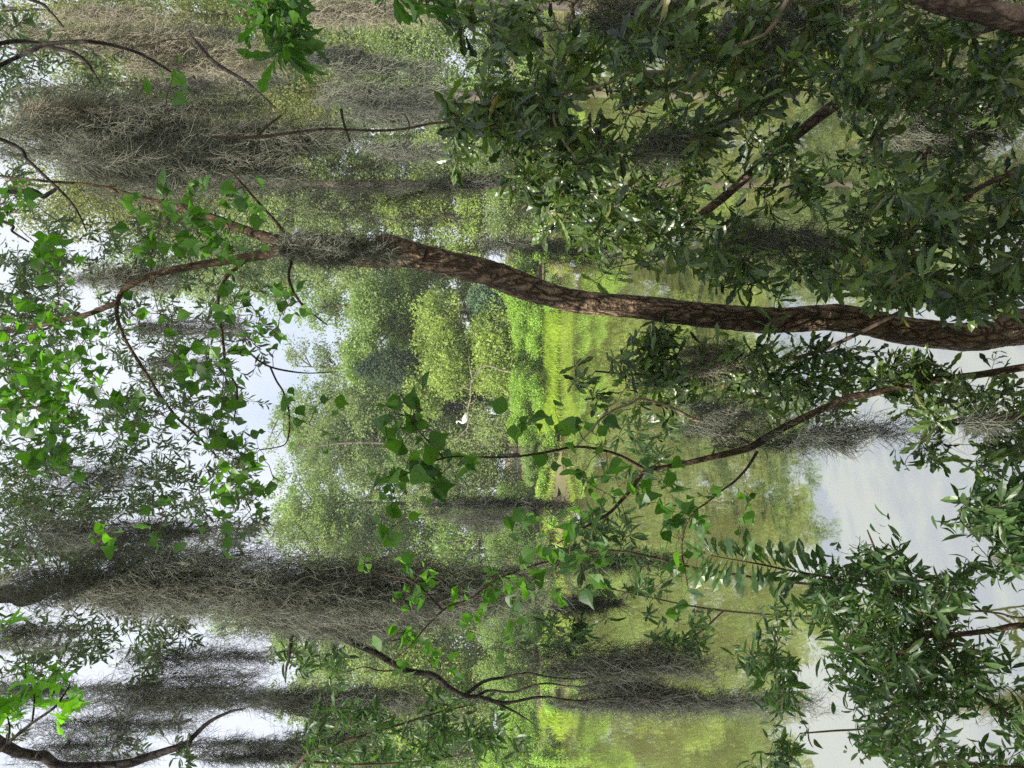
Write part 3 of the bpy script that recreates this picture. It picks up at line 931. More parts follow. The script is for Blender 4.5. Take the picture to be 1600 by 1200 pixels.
# ---- slender side shoots behind it (paler, smaller leaves)
sh = Plant('tallow_shoot', (P(1400, 905, 3.3) * [1, 1, 0]) - [0, 0, .1], 'slender shoot with small lobed pale green leaves in front of the long moss curtain', 'shoot')
sh.limb([(1480, 905, 3.3), (1300, 915, 3.2), (1100, 890, 3.1), (950, 860, 3.05), (800, 895, 3.0), (735, 935, 2.98), (700, 948, 2.95), (670, 975, 2.93), (640, 1010, 2.9), (615, 1030, 2.88)], [4, 4, 4, 3.5, 3.5, 3, 3, 2.5, 2, 1.5], M['stem'])
sh.limb([(690, 952, 2.95), (665, 925, 2.93), (640, 905, 2.9), (610, 900, 2.9), (575, 890, 2.9)], [4, 3, 3, 2, 1.5], M['stem'])
tgt = region([(560, 690, 870, 945, 14, 2.85, 3.05), (690, 800, 880, 960, 12, 2.9, 3.1), (610, 680, 980, 1060, 10, 2.8, 3.0), (680, 760, 1020, 1070, 3, 2.8, 3.0), (730, 800, 930, 1010, 4, 2.9, 3.1)])
sh.twigs(tgt, .0011)
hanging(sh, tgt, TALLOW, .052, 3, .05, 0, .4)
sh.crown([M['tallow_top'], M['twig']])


# ---- the dense oak at the waterside
ok = Plant('water_oak', P(1900, 130, 2.2), 'dense dark waterside oak with narrow wavy leaves and thin grey twigs', 'oak tree')
ok.limb([(1960, 150, 2.2), (1800, 100, 2.15), (1700, 70, 2.1), (1600, 34, 2.05), (1530, 16, 2.05), (1467, 4, 2.05), (1380, -30, 2.05), (1200, -70, 2.1), (900, -100, 2.2), (500, -90, 2.2), (100, -60, 2.3)], [52, 48, 44, 40, 36, 33, 30, 28, 24, 16, 8], M['oak_bark'], 'trunk', 60, 14)
OD = 2.75
ok.limb([(1600, 30, 2.3), (1560, 35, 2.5), (1500, 54, 2.65), (1433, 83, OD), (1383, 110, OD), (1340, 138, OD), (1300, 167, OD), (1267, 192, OD), (1233, 220, OD), (1200, 246, OD), (1167, 276, OD), (1133, 306, OD), (1100, 332, OD), (1078, 350, OD), (1062, 362, OD)],
        [22, 22, 21, 20, 19, 19, 18, 17, 16, 15, 14, 14, 13, 12, 9], M['oak_bark'])
ok.limb([(1100, 332, OD), (1085, 343, OD - .02), (1068, 330, OD - .04), (1050, 310, OD - .06), (1030, 292, OD - .08)], [9, 7, 6, 5, 3], M['oak_bark'])
ok.limb([(1240, -20, 2.1), (1200, 50, 2.1), (1150, 72, 2.1), (1100, 93, 2.1), (1060, 106, 2.1), (1033, 112, 2.1), (983, 113, 2.1), (943, 133, 2.1), (893, 143, 2.1), (872, 152, 2.1), (865, 170, 2.1), (868, 195, 2.1), (887, 230, 2.1), (905, 250, 2.1), (925, 260, 2.1)], [8, 7, 6, 6, 6, 5, 5, 5, 5, 5, 4, 4, 4, 3, 2], M['pale_twig'])
ok.limb([(1180, 62, 2.1), (1130, 88, 2.08), (1100, 107, 2.06), (1075, 125, 2.05), (1050, 143, 2.04), (1025, 155, 2.03), (1000, 171, 2.02), (985, 178, 2.0), (968, 177, 2.0)], [6, 5, 5, 5, 4, 4, 4, 3, 2], M['pale_twig'])
ok.limb([(1180, 60, 2.1), (1172, 95, 2.1), (1165, 120, 2.1), (1155, 150, 2.1), (1152, 165, 2.1), (1157, 190, 2.1)], [5, 4, 4, 4, 3, 2], M['pale_twig'])
ok.limb([(960, -60, 2.1), (900, 0, 2.1), (895, 20, 2.1), (893, 40, 2.1), (900, 58, 2.1)], [9, 7, 5, 4, 3], M['oak_bark'])
ok.limb([(1420, 60, 2.5), (1410, 180, 2.5), (1405, 230, 2.5), (1415, 300, 2.45), (1425, 380, 2.45), (1430, 440, 2.45), (1440, 470, 2.45)], [10, 9, 8, 8, 7, 6, 4], M['oak_bark'])
ok.limb([(1470, 60, 2.4), (1460, 210, 2.4), (1445, 240, 2.4), (1448, 275, 2.4), (1460, 290, 2.4), (1480, 270, 2.4)], [8, 7, 7, 7, 5, 3], M['oak_bark'])
ok.limb([(1640, 250, 2.3), (1520, 300, 2.3), (1460, 380, 2.35), (1400, 440, 2.4)], [9, 8, 6, 4], M['oak_bark'])
ok.limb([(1440, 470, 2.45), (1300, 540, 2.8), (1200, 570, 2.9), (1100, 580, 2.95), (1000, 585, 3.0), (930, 580, 3.0)], [6, 6, 5, 5, 4, 3], M['twig'])
ok.limb([(1640, 660, 2.4), (1560, 650, 2.4), (1480, 660, 2.4), (1440, 690, 2.4)], [7, 6, 5, 3], M['twig'])
# thin thorny stem that hangs across the far trees
ok.limb([(900, 200, 2.2), (800, 185, 2.3), (733, 190, 2.35), (680, 192, 2.4), (640, 200, 2.4), (600, 204, 2.4), (550, 203, 2.4), (500, 202, 2.4), (400, 214, 2.4), (330, 214, 2.4)], [4, 4, 4, 4, 4, 4, 4, 4, 5, 4], M['twig'], n=60)
ok.limb([(547, 222, 2.4), (541, 204, 2.4), (536, 188, 2.4), (533, 170, 2.38)], [3, 4, 4, 5], M['twig'])
ok.limb([(400, 214, 2.4), (420, 195, 2.4), (440, 180, 2.4)], [4, 4, 3], M['twig'])
ok.limb([(640, 200, 2.4), (638, 190, 2.4), (632, 178, 2.4)], [3, 2.5, 2], M['twig'])
tgt = region([
    (695, 780, 0, 60, 10, 1.9, 2.4), (700, 820, 120, 260, 26, 1.9, 2.5), (760, 880, 0, 260, 60, 1.9, 2.6), (790, 900, 220, 330, 26, 2.0, 2.6),
    (860, 1100, 0, 230, 120, 1.9, 3.0), (850, 1010, 230, 390, 62, 2.0, 2.8), (1000, 1090, 220, 430, 40, 2.1, 2.9),
    (1090, 1250, 0, 130, 46, 2.0, 2.9), (1090, 1220, 130, 260, 34, 2.0, 2.8), (1080, 1180, 350, 440, 20, 2.2, 3.0), (1180, 1310, 250, 350, 20, 2.2, 2.8),
    (1250, 1420, 0, 120, 56, 1.9, 2.8), (1320, 1600, 80, 300, 120, 2.0, 3.0), (1320, 1600, 300, 480, 130, 1.9, 2.7), (1420, 1620, 0, 80, 30, 2.2, 3.0), (1300, 1400, 360, 460, 24, 2.2, 2.8),
    (1130, 1300, 400, 480, 34, 2.3, 3.0), (1500, 1600, 420, 500, 26, 1.9, 2.4),
    (985, 1150, 510, 590, 50, 2.8, 3.2), (1000, 1160, 590, 700, 36, 2.8, 3.2), (900, 990, 560, 650, 10, 2.8, 3.2), (920, 1010, 430, 500, 6, 2.8, 3.1), (1150, 1330, 550, 650, 56, 2.7, 3.1), (1320, 1450, 555, 610, 26, 2.7, 3.0),
    (1400, 1600, 570, 640, 44, 2.5, 2.9), (1450, 1600, 620, 720, 40, 2.3, 2.7)], 1.6, 4)
# few leaves hang in front of the leaning trunk
ux, uy = 800 + (CH - tgt[:, 2]) / tgt[:, 1] * F, 600 - tgt[:, 0] / tgt[:, 1] * F
ty = np.interp(ux, [t[0] for t in tr[::-1]], [t[1] for t in tr[::-1]])
tgt = tgt[~((np.abs(uy - ty) < 36) & (tgt[:, 1] < 3.15) & (rng.random(len(tgt)) < .88))]
tips = ok.twigs(tgt, .0014)
whorls(ok, tgt, tips, OAK, .060, 9, 1.0, 0, .25, .08)
ok.crown([M['oak'], M['twig']])

# ---- oak sprays that dip in from above
sy = Plant('oak_spray', P(350, -120, 2.1), 'sunny oak spray dipping in above the far trees, alone against sky and moss', 'oak spray', 'oak sprays hung over the pond')
sy.limb([(350, -160, 2.1), (385, -60, 2.1), (415, 0, 2.1), (432, 45, 2.1), (448, 90, 2.1)], [7, 6, 5, 4, 2], M['twig'])
tgt = region([(385, 480, 0, 60, 12, 2.0, 2.25), (415, 475, 50, 95, 7, 2.0, 2.2), (400, 470, -60, 0, 6, 2.0, 2.2)])
tips = sy.twigs(tgt, .0013)
whorls(sy, tgt, tips, OAK, .085, 8, .8)
sy.crown([M['tallow'], M['twig']])
sy = Plant('oak_spray', P(560, -120, 2.1), 'short oak spray of few drooping leaves between the sunny spray and the dense oak', 'oak spray', 'oak sprays hung over the pond')
sy.limb([(560, -160, 2.1), (600, -60, 2.1), (620, -10, 2.1), (640, 5, 2.1)], [7, 6, 4, 2], M['twig'])
tgt = region([(555, 690, -20, 12, 9, 2.0, 2.3)])
tips = sy.twigs(tgt, .0013)
whorls(sy, tgt, tips, OAK, .085, 7, .8)
sy.crown([M['tallow'], M['twig']])

# ---- the laurel-leaved shrubs rising from the near bank
ls = Plant('wax_myrtle', (P(1800, 1010, 2.3) * [1, 1, 0]) + [0, 0, .25], 'bushy evergreen shrub with narrow glossy leaves and several brown stems over the grey water', 'shrub', 'evergreen shrubs at the near edge of the pond')
LD = 2.2
ls.limb([(1850, 1000, 2.25), (1700, 985, LD), (1600, 977, LD), (1550, 985, LD), (1490, 992, LD), (1440, 997, LD - .03), (1407, 1020, LD - .05), (1380, 1040, LD - .07)], [14, 12, 10, 9, 8, 6, 5, 3], M['stem'])
ls.limb([(1490, 992, LD), (1470, 980, LD), (1453, 970, LD), (1430, 950, LD), (1407, 933, LD), (1375, 922, LD), (1350, 915, LD), (1300, 903, LD), (1260, 896, LD), (1227, 890, LD), (1190, 882, LD), (1150, 875, LD), (1110, 868, LD)], [6, 6, 5, 5, 5, 4, 4, 4, 3, 3, 3, 2, 2], M['stem'])
ls.limb([(1490, 992, LD), (1470, 1020, LD), (1447, 1057, LD + .03), (1430, 1080, LD + .05), (1413, 1093, LD + .06), (1385, 1118, LD + .08), (1360, 1137, LD + .1), (1300, 1142, LD + .1), (1250, 1146, LD + .1)], [6, 5, 5, 4, 4, 4, 3, 3, 2], M['stem'])
ls.limb([(1800, 1190, 2.4), (1640, 1150, 2.35), (1567, 1113, 2.3), (1540, 1095, 2.3), (1520, 1077, 2.28), (1505, 1058, 2.26), (1493, 1043, 2.25)], [12, 10, 8, 7, 6, 5, 3], M['stem'])
ls.limb([(1700, 950, 2.2), (1600, 965, 2.1), (1560, 958, 2.1), (1510, 953, 2.1), (1470, 948, 2.1)], [4, 4, 3, 3, 2], M['twig'])
ls.limb([(1720, 1210, 2.4), (1600, 1200, 2.35), (1500, 1193, 2.3), (1450, 1196, 2.3)], [8, 6, 5, 3], M['stem'])
ls.limb([(1407, 933, LD), (1385, 900, LD - .05), (1372, 870, LD - .08), (1362, 845, LD - .1), (1355, 828, LD - .1)], [5, 4, 4, 3, 2], M['stem'])
tgt = region([
    (1335, 1400, 825, 900, 22, 2.0, 2.3), (1295, 1520, 900, 960, 62, 1.95, 2.5), (1290, 1480, 950, 1060, 84, 1.95, 2.6), (1300, 1450, 1060, 1130, 46, 2.0, 2.6), (1290, 1440, 1120, 1210, 44, 2.0, 2.6),
    (1470, 1620, 1000, 1210, 84, 2.1, 2.7), (1420, 1620, 960, 1060, 36, 2.2, 2.7), (1440, 1510, 880, 930, 16, 2.1, 2.4), (1160, 1280, 970, 1080, 26, 2.3, 2.7), (1190, 1280, 1030, 1090, 14, 2.3, 2.7), (1230, 1300, 930, 1000, 10, 2.2, 2.5),
    (1170, 1240, 1160, 1210, 14, 2.2, 2.5)], 1.15, 6)
tips = ls.twigs(tgt, .0013)
whorls(ls, tgt, tips, LAUREL, .050, 9, .75, 0, .1, .13)
# the long shoot with paired leaves
s = np.linspace(0, 1, 26)
sx = np.interp(s, [0, 1], [1290, 1100])
sy_ = np.interp(sx, [1110, 1150, 1190, 1227, 1300], [868, 875, 882, 890, 903])
pos = np.repeat(Pn([(a, b, LD) for a, b in zip(sx, sy_)]), 2, axis=0)
sgn = np.tile([1, -1], 26)
dirs = np.stack([sgn * .8 + rng.normal(size=52) * .25, rng.normal(size=52) * .5, .35 + rng.normal(size=52) * .3], -1)
leaves(ls.g, OAK, pos, dirs, np.stack([rng.normal(size=52) * .4, -np.ones(52), rng.normal(size=52) * .6 + .4], -1), .09 * rng.uniform(.7, 1.15, 52))
ls.crown([M['laurel'], M['twig']])

l2 = Plant('wax_myrtle', (P(1800, 800, 2.1) * [1, 1, 0]) + [0, 0, .28], 'smaller dark shrub between the bent sapling and the bushy evergreen, only its top showing', 'shrub', 'evergreen shrubs at the near edge of the pond')
l2.limb([(1850, 800, 2.1), (1700, 805, 2.1), (1600, 810, 2.1), (1545, 820, 2.1), (1510, 840, 2.1)], [9, 7, 6, 4, 2], M['stem'])
l2.limb([(1680, 805, 2.1), (1610, 860, 2.1), (1560, 890, 2.1)], [6, 4, 2], M['stem'])
tgt = region([(1515, 1620, 770, 900, 44, 1.9, 2.3), (1540, 1630, 720, 800, 20, 1.9, 2.3), (1500, 1560, 780, 840, 8, 1.9, 2.2)], 1.6, 6)
tips = l2.twigs(tgt, .0013)
whorls(l2, tgt, tips, LAUREL, .052, 9, .75, 0, .1, .13)
l2.crown([M['laurel'], M['twig']])

# ---- fine-leaved bushes standing in the shallows further out
fb = Plant('fine_leaved_bush', (P(1250, 960, 5.6) * [1, 1, 0]) - [0, 0, .3], 'thin bush with small dark leaves standing in the water before the far bank', 'bush', 'thin bushes over the pond')
fb.limb([(1320, 965, 5.2), (1200, 960, 5.0), (1100, 950, 4.9), (1000, 930, 4.8), (930, 915, 4.8)], [3.5, 3, 3, 2, 2], M['twig'])
fb.limb([(1130, 955, 4.9), (1090, 990, 4.8), (1040, 1010, 4.8)], [3, 3, 2], M['twig'])
tgt = region([(1010, 1110, 960, 1020, 26, 4.6, 5.0), (900, 1040, 870, 930, 34, 4.6, 5.0), (880, 990, 800, 880, 36, 4.6, 5.0), (800, 900, 960, 1020, 24, 4.6, 5.2), (880, 960, 970, 1010, 10, 4.6, 5.0), (960, 1060, 640, 760, 30, 4.2, 4.8)])
tips = fb.twigs(tgt, .0018)
whorls(fb, tgt, tips, LAUREL, .085, 8, .9)
fb.crown([M['fine'], M['twig']])

# ---- tall oak whose boughs hang over the pond from behind the photographer (trunk and most of the crown out of frame)
lo = Plant('live_oak', (-2.6, -2.2, gz(-2.6, -2.2)), 'dark overhanging oak boughs and crooked bare branches reaching in over the pond', 'oak tree')


def xyz_limb(pl, pts, rad, mat, name='branch', n=30, sides=10):
    g = Geo()
    q = tube(g, np.array(pts, float), rad, n, sides)
    o = g.build(name, mat, pl.root)
    pl.nodes.extend(list(q))
    return o


DB = M['dark_bark']
xyz_limb(lo, [(-2.6, -2.2, .6), (-2.5, -2.0, 3.0), (-2.2, -1.4, 5.2), (-1.8, -.6, 7.2), (-1.2, .8, 9)], [.42, .34, .28, .2, .1], DB, 'trunk', 40, 18)
xyz_limb(lo, [(-2.2, -1.4, 5.2), (-2.5, 1.5, 7.2), P(-260, 1120, 5.0), P(33, 1177, 6.0), P(67, 1181, 6.0), P(93, 1197, 6.0), P(150, 1198, 6.0), P(200, 1193, 6.0), P(233, 1182, 6.0), P(290, 1163, 6.0), P(300, 1153, 6.0), P(327, 1128, 6.0), P(360, 1112, 6.0), P(384, 1107, 6.0)],
         [.17, .13, .08, .04, .04, .038, .037, .035, .032, .026, .02, .015, .011, .006], DB, n=80)
xyz_limb(lo, [(-2.2, -1.4, 5.2), (-1.8, 1.5, 7.0), P(-250, 950, 4.2), P(0, 928, 4.4), P(40, 935, 4.4), P(130, 905, 4.4), P(300, 925, 4.5), P(420, 945, 4.5), P(480, 970, 4.5), P(543, 1000, 4.5), P(587, 1020, 4.5), P(633, 1047, 4.5), P(677, 1055, 4.5), P(700, 1073, 4.5), P(727, 1087, 4.5), P(753, 1090, 4.5), P(800, 1110, 4.5), P(830, 1128, 4.5)],
         [.16, .12, .09, .055, .045, .04, .03, .024, .021, .020, .019, .018, .017, .015, .013, .010, .007, .003], DB, n=100)
for pts, r in (
        ([(727, 1087), (745, 1075), (760, 1066), (790, 1060), (830, 1055), (880, 1062), (930, 1060)], .013),
        ([(740, 1089), (765, 1080), (800, 1083), (850, 1070), (900, 1074), (960, 1068)], .010),
        ([(753, 1090), (790, 1098), (850, 1090), (910, 1098), (970, 1090), (1030, 1094)], .011),
        ([(690, 1068), (683, 1080), (690, 1092), (697, 1096)], .009),
        ([(677, 1055), (668, 1064), (660, 1072)], .008),
        ([(587, 1020), (600, 1005), (625, 1000), (650, 995)], .008),
        ([(633, 1047), (600, 1050), (570, 1046), (545, 1052)], .006),
        ([(455, 992), (452, 1020), (448, 1045), (446, 1066)], .012),
        ([(130, 905), (170, 920), (190, 915), (240, 915)], .018),
        ([(165, 930), (190, 958), (210, 965), (235, 972)], .012)):
    g = Geo()
    q = tube(g, Pn([(a, b, 4.5) for a, b in pts]), np.linspace(r, r * .3, len(pts)), 24, 7, 0, True, .01)
    g.build('branch', DB, lo.root)
    lo.nodes.extend(list(q))
for pts, w in (
        ([(-300, 250, 3.0), (0, 102, 3.6), (50, 79, 3.6), (73, 69, 3.6), (140, 65, 3.6), (200, 77, 3.6), (240, 95, 3.6), (280, 121, 3.6)], [12, 7, 7, 7, 6, 5, 4, 2]),
        ([(-200, 150, 3.4), (0, 68, 3.9), (93, 77, 3.9), (130, 93, 3.9), (157, 130, 3.9)], [9, 7, 7, 6, 3]),
        ([(-100, -40, 3.6), (50, 0, 3.8), (80, 20, 3.8), (100, 43, 3.8)], [6, 5, 4, 2]),
        ([(-300, 120, 2.9), (0, 217, 3.1), (43, 250, 3.1), (73, 278, 3.1), (107, 311, 3.1), (125, 338, 3.1), (135, 362, 3.1)], [9, 6, 5, 5, 4, 3, 2]),
        ([(-300, 300, 3.0), (0, 300, 3.2), (50, 298, 3.2), (67, 307, 3.2), (80, 300, 3.2), (92, 292, 3.2)], [9, 8, 8, 7, 6, 4]),
        ([(-200, 300, 3.3), (0, 345, 3.3), (20, 362, 3.3), (45, 378, 3.3)], [7, 5, 4, 3]),
        ([(300, 60, 7.5), (335, 97, 7.5), (380, 125, 7.5), (410, 150, 7.5), (430, 168, 7.5)], [7, 6, 5, 4, 2])):
    lo.limb(pts, w, DB, n=40, sides=8)
# overhead boughs, out of frame, join those branches to the trunk
xyz_limb(lo, [(-1.8, -.6, 7.2), (0, 1.5, 7.6), (1.2, 2.6, 6.4), P(-300, 250, 3.0)], [.16, .12, .08, .03], DB)
xyz_limb(lo, [(1.2, 2.6, 6.4), P(-300, 120, 2.9)], [.05, .02], DB)
xyz_limb(lo, [(1.2, 2.6, 6.4), P(-300, 300, 3.0)], [.05, .02], DB)
# high small-leaved crown: silhouettes against the sky
tg1 = region([(80, 270, 470, 690, 46, 6.5, 9), (100, 280, 690, 900, 60, 6.5, 9), (0, 180, 780, 880, 66, 6, 9), (0, 100, 400, 560, 46, 6, 9), (140, 310, 940, 1030, 22, 6, 8), (0, 150, 960, 1060, 16, 6, 8), (0, 170, 60, 160, 26, 7, 9),
              (250, 420, 420, 560, 14, 6.5, 9), (60, 330, 340, 440, 40, 6.5, 9), (200, 300, 330, 450, 20, 6.5, 9), (250, 420, 720, 860, 30, 7, 9), (0, 120, 690, 800, 34, 6, 9), (-60, 40, 300, 1200, 60, 6, 9), (200, 260, 1050, 1080, 5, 6, 7), (-80, 60, 0, 300, 40, 6, 9), (60, 400, 560, 860, 70, 6.5, 9), (0, 300, 940, 1040, 16, 6, 8), (150, 300, 1120, 1190, 8, 6, 8), (180, 420, 480, 640, 30, 6.5, 9)], 2.2)
tips = lo.twigs(tg1, .003)
whorls(lo, tg1, tips, LAUREL, .085, 15, .9, 0, .2, .3)
# the crown straight overhead shades the near plants
c0 = np.stack([rng.uniform(-7, 3.0, 44), rng.uniform(-7, 5.0, 44), rng.uniform(8.0, 10.8, 44)], -1)
c = c0[rng.integers(0, 44, 320)] + rng.normal(size=(320, 3)) * [.5, .5, .4]
tips = lo.twigs(c, .004)
w = np.repeat(np.arange(320), 56)
pos = c[w] + rdir(len(w)) * rng.uniform(.1, .9, (len(w), 1))
leaves(lo.g, LAUREL, pos, rdir(len(w)), rdir(len(w)) + [0, 0, .8], .17 * rng.uniform(.6, 1.2, len(w)))
lo.crown([M['dark_oak'], M['twig']])

# ---- small-leaved bush branch beyond the bottom moss
hb = Plant('hanging_oak_branch', P(500, 1280, 5), 'leafy dark green oak branch reaching in under the crooked dark branch', 'branch')
hb.limb([(420, 1320, 5), (470, 1190, 5), (520, 1165, 5), (600, 1140, 5), (680, 1115, 5), (740, 1100, 5)], [6, 5, 5, 4, 3, 2], M['twig'])
hb.limb([(470, 1190, 5), (560, 1195, 5), (650, 1190, 5), (720, 1180, 5)], [5, 4, 3, 2], M['twig'])
tgt = region([(480, 600, 1100, 1200, 44, 4.7, 5.4), (590, 700, 1140, 1210, 34, 4.7, 5.3), (660, 780, 1080, 1160, 26, 4.7, 5.2), (440, 560, 1010, 1060, 16, 4.8, 5.3), (740, 830, 1140, 1200, 10, 4.7, 5.2)], 1.5)
tips = hb.twigs(tgt, .002)
whorls(hb, tgt, tips, LAUREL, .082, 9, .9, 0, .2, .12)
hb.crown([M['fine'], M['twig']])

# ---- sweetgum spray
sg = Plant('sweetgum_spray', P(-80, 1230, 2.3), 'spray of star-shaped bright green leaves on a thin dark twig against the sky', 'leaf spray')
sg.limb([(-120, 1260, 2.3), (-40, 1205, 2.3), (0, 1173, 2.3), (25, 1150, 2.3), (50, 1130, 2.3), (83, 1107, 2.3), (97, 1090, 2.3), (110, 1068, 2.3)], [7, 6, 5, 5, 4, 4, 3, 2], M['dark_bark'])
sg.limb([(50, 1130, 2.3), (53, 1105, 2.3), (54, 1080, 2.3)], [3, 3, 2], M['dark_bark'])
sg.limb([(10, 1165, 2.3), (15, 1140, 2.3), (12, 1120, 2.3)], [3, 3, 2], M['dark_bark'])
tgt = region([(5, 130, 1045, 1100, 14, 2.2, 2.4), (10, 70, 1090, 1120, 6, 2.2, 2.4), (95, 115, 1100, 1130, 2, 2.2, 2.4), (-10, 20, 950, 985, 2, 2.2, 2.3), (-60, 20, 1060, 1200, 6, 2.2, 2.4)])
sg.twigs(tgt, .001)
hanging(sg, tgt, STAR, .068, 2, .05, 0, .3)
sg.crown([M['gum'], M['twig']])


# ------------------------------------------------------------------ Spanish moss
def moss(label, x0, x1, y, w, d, n, r=.0016, mat='moss', dy=0.0, name='moss_clump', group='Spanish moss hanging over the pond'):
    """A hanging clump from photo column x0 down to x1, w pixels wide at its widest: several tapering streamers of fine curly strands."""
    a, b = P(x0, y, d), P(x1, y + dy, d)
    L = a[2] - b[2]
    ww = w / F * d
    n = int(n * 2.6)
    near = d < 3.2
    r = r * (.62 if near else .5)
    m = max(3, int(round(w / 5 + L * 2.5)))
    # streamers: where each starts, how long, how thick
    su = rng.uniform(0, .62, m) * rng.uniform(.3, 1, m)
    su[0] = 0
    sl = np.minimum(rng.uniform(.42, .95, m), 1.04 - su)
    sx = np.clip(rng.normal(size=m) * .34, -.62, .62) * ww * np.clip(1.15 - su * .9, .3, 1)
    sy = rng.normal(size=m) * .3 * ww
    sw = ww * rng.uniform(.07, .20, m)
    wgt = sl * sw
    q = rng.choice(m, n, p=wgt / wgt.sum())
    v0 = rng.uniform(0, 1, n) ** 1.1 * .82                      # start along the streamer
    u0 = su[q] + v0 * sl[q]
    ln = np.minimum(rng.uniform(.12, .4, n), 1.03 - v0) * sl[q] * L
    ln = np.clip(ln, .05, .9)
    prof = np.clip(v0 * 4 + .35, 0, 1) * np.clip((1.05 - v0) * 1.7, .15, 1)
    off = rng.normal(size=(n, 2)) * (sw[q] * prof)[:, None] * .62
    cx = a[0] + (b[0] - a[0]) * u0 + sx[q]
    st = np.stack([cx + off[:, 0], d + sy[q] + off[:, 1], a[2] - u0 * L], -1)
    K = 12
    step = (ln / (K - 1))[:, None]
    cur = np.zeros((n, 3))
    pts = [st]
    amp = 1.05 if near else .78
    for k in range(K - 1):
        cur = cur * .55 + rng.normal(size=(n, 3)) * .55
        dr = norm(np.array([0, 0, -1.0]) + cur * np.array([1, 1, .5]) * amp)
        nx = pts[-1] + dr * step
        nx[:, 0] += (cx - nx[:, 0]) * .07
        pts.append(nx)
    path = np.stack(pts, 1)
    g = Geo()
    tubes(g, path, np.tile(np.linspace(1, .55, K) * r, (n, 1)), 3)
    if d < 5.2:                                    # the stouter curls that catch the light
        nb = n // 9
        cur = rdir(nb)
        c0 = path[rng.integers(0, n, nb), rng.integers(0, K, nb)] + rng.normal(size=(nb, 3)) * .006
        cp = [c0]
        for k in range(8):
            cur = norm(cur * .72 + rdir(nb) * .62 + np.array([0, 0, -.16]))
            cp.append(cp[-1] + cur * rng.uniform(.012, .02, (nb, 1)) * max(1, d / 3.2))
        tubes(g, np.stack(cp, 1), np.tile(np.linspace(1.45, .7, 9) * r, (nb, 1)), 3)
    nl = 9
    mm = n * nl
    wi = rng.integers(0, n, mm)
    ki = rng.integers(0, K, mm)
    s0 = path[wi, ki]
    dr = norm(rdir(mm) + np.array([0, 0, -.5]))
    bend = rdir(mm) * .7 + np.array([0, 0, -.3])
    lf = (.030 if near else .042 * max(1, d / 6)) * rng.uniform(.4, 1.5, (mm, 1))
    pl = [s0]
    for k in range(3):
        dr = norm(dr + bend * .5)
        pl.append(pl[-1] + dr * lf * .6)
    tubes(g, np.stack(pl, 1), np.tile(np.array([.9, .85, .7, .35]) * r, (mm, 1)), 3)
    return tag(g.build(name, M[mat]), label, 'moss', group)


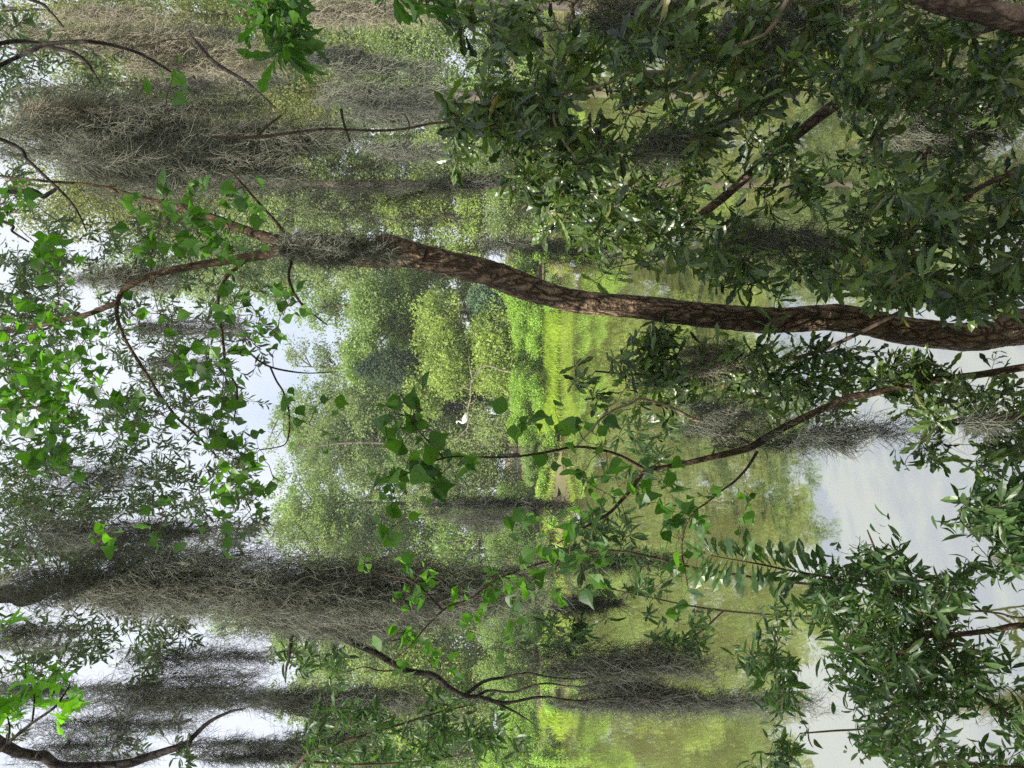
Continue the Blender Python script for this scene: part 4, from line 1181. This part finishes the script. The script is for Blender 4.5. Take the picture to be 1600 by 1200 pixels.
# (label, x0, x1, y, w, d, strands, radius, material, dy)
MS = [
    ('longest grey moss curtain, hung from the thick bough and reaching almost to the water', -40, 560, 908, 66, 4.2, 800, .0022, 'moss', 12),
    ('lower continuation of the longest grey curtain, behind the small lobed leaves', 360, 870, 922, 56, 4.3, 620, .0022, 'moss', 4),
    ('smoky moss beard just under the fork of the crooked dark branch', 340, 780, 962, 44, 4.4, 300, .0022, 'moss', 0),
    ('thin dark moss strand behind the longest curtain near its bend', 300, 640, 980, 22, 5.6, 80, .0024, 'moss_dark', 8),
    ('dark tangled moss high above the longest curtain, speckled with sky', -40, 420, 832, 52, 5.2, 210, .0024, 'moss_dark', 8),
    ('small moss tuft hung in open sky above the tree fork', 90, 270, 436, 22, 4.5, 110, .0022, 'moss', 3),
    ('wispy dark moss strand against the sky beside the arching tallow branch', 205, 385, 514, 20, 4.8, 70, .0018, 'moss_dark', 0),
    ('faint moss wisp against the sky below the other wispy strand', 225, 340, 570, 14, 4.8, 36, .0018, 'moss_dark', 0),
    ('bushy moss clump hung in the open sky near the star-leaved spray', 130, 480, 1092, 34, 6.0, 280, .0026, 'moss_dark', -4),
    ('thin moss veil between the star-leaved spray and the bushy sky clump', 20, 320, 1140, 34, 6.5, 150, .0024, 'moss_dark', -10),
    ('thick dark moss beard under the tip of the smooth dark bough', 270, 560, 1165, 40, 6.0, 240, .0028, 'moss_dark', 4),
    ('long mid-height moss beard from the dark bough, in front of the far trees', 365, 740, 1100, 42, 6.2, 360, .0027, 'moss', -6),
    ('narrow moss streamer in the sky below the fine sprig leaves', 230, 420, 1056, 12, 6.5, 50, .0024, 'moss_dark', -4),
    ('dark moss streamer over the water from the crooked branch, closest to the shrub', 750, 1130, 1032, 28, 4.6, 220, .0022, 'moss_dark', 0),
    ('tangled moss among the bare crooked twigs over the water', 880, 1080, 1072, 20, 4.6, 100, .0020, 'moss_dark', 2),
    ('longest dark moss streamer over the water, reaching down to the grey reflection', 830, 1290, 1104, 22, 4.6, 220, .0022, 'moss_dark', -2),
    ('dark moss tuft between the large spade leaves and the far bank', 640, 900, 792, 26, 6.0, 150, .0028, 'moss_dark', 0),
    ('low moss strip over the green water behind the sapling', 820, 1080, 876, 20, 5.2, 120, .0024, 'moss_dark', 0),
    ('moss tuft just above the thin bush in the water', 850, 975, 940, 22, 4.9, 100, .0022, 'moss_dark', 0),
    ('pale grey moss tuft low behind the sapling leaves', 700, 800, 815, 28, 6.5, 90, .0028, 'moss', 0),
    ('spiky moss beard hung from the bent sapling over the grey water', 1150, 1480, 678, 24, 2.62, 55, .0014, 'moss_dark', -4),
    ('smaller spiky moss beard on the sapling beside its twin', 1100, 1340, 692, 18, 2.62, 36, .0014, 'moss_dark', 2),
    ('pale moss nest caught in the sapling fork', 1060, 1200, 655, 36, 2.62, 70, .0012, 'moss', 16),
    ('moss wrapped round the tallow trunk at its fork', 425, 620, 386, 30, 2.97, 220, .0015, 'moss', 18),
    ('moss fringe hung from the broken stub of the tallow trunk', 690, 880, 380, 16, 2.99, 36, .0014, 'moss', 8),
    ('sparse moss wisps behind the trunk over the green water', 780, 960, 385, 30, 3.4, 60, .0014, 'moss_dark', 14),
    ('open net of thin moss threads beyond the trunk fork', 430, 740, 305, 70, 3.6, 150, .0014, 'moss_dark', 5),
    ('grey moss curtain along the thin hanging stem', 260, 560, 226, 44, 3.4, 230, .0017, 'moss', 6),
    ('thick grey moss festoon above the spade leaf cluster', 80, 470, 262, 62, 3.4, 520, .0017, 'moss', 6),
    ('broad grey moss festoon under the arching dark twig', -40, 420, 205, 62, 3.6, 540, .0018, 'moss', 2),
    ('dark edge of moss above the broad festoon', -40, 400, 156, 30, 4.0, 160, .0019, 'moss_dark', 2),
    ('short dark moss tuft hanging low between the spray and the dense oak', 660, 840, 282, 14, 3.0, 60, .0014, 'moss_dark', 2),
    ('sunlit tan moss band nearest the top of the oak limbs', -40, 330, 58, 40, 8.0, 220, .0040, 'moss_tan', 2),
    ('sunlit tan moss band under the arching dark twig end', 150, 440, 92, 34, 8.0, 190, .0040, 'moss_tan', 2),
    ('sunlit tan moss tuft behind the thick grey festoon', 20, 150, 182, 26, 7.0, 90, .0036, 'moss_tan', 0),
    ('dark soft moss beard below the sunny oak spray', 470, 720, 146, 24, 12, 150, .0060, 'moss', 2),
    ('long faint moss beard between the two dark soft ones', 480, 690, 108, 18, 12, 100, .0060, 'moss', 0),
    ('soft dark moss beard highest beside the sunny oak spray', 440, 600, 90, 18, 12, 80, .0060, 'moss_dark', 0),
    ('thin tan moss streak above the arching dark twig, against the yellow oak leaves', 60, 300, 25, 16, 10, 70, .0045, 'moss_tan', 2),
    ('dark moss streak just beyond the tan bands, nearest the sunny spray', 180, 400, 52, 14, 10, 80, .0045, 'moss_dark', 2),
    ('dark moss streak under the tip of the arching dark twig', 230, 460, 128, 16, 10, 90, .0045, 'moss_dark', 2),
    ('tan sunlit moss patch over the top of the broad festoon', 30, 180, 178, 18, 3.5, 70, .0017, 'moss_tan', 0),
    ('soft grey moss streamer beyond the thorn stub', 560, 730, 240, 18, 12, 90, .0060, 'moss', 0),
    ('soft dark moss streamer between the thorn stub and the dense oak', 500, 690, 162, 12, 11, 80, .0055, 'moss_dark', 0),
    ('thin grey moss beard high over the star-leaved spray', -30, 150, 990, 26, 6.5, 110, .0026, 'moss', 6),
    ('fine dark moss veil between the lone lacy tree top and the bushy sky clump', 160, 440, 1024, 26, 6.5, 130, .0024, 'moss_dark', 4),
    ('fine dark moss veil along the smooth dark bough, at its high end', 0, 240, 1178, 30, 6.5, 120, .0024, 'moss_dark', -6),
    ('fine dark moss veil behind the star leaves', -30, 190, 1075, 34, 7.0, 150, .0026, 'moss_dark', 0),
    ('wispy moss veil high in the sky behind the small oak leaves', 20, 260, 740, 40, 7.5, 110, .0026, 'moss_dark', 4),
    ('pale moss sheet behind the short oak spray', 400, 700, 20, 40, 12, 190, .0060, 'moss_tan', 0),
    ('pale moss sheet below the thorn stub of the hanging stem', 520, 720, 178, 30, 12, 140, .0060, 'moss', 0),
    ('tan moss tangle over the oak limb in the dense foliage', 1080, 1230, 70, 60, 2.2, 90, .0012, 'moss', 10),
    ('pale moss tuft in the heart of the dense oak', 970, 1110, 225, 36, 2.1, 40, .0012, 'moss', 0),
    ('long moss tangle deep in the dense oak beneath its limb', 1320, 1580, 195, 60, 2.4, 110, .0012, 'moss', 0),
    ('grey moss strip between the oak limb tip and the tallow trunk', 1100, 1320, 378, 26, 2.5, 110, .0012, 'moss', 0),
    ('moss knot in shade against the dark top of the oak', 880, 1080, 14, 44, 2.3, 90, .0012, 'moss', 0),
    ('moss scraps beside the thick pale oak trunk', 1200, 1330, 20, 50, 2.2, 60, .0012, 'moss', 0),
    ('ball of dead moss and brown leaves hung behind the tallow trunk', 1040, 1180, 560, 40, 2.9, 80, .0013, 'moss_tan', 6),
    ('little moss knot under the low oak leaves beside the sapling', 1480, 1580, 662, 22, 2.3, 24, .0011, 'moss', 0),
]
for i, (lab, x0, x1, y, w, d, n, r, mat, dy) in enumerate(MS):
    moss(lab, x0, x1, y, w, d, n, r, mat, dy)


# ------------------------------------------------------------------ the damp air over the pond
m, nt, out = new_mat('haze')
pv = nt.nodes.new('ShaderNodeVolumePrincipled')
pv.inputs['Color'].default_value = (.93, .96, 1.0, 1)
pv.inputs['Density'].default_value = .0010
pv.inputs['Anisotropy'].default_value = .2
nt.links.new(pv.outputs[0], out.inputs['Volume'])
g = Geo()
X0, X1, Y0, Y1, Z0, Z1 = -45., 45., -14., 75., -8., 42.
g.add([(X0, Y0, Z0), (X1, Y0, Z0), (X1, Y1, Z0), (X0, Y1, Z0), (X0, Y0, Z1), (X1, Y0, Z1), (X1, Y1, Z1), (X0, Y1, Z1)],
      [(0, 3, 2, 1), (4, 5, 6, 7), (0, 1, 5, 4), (1, 2, 6, 5), (2, 3, 7, 6), (3, 0, 4, 7)])
tag(g.build('haze', m), 'damp pale air hanging over the pond', 'haze', kind='stuff')
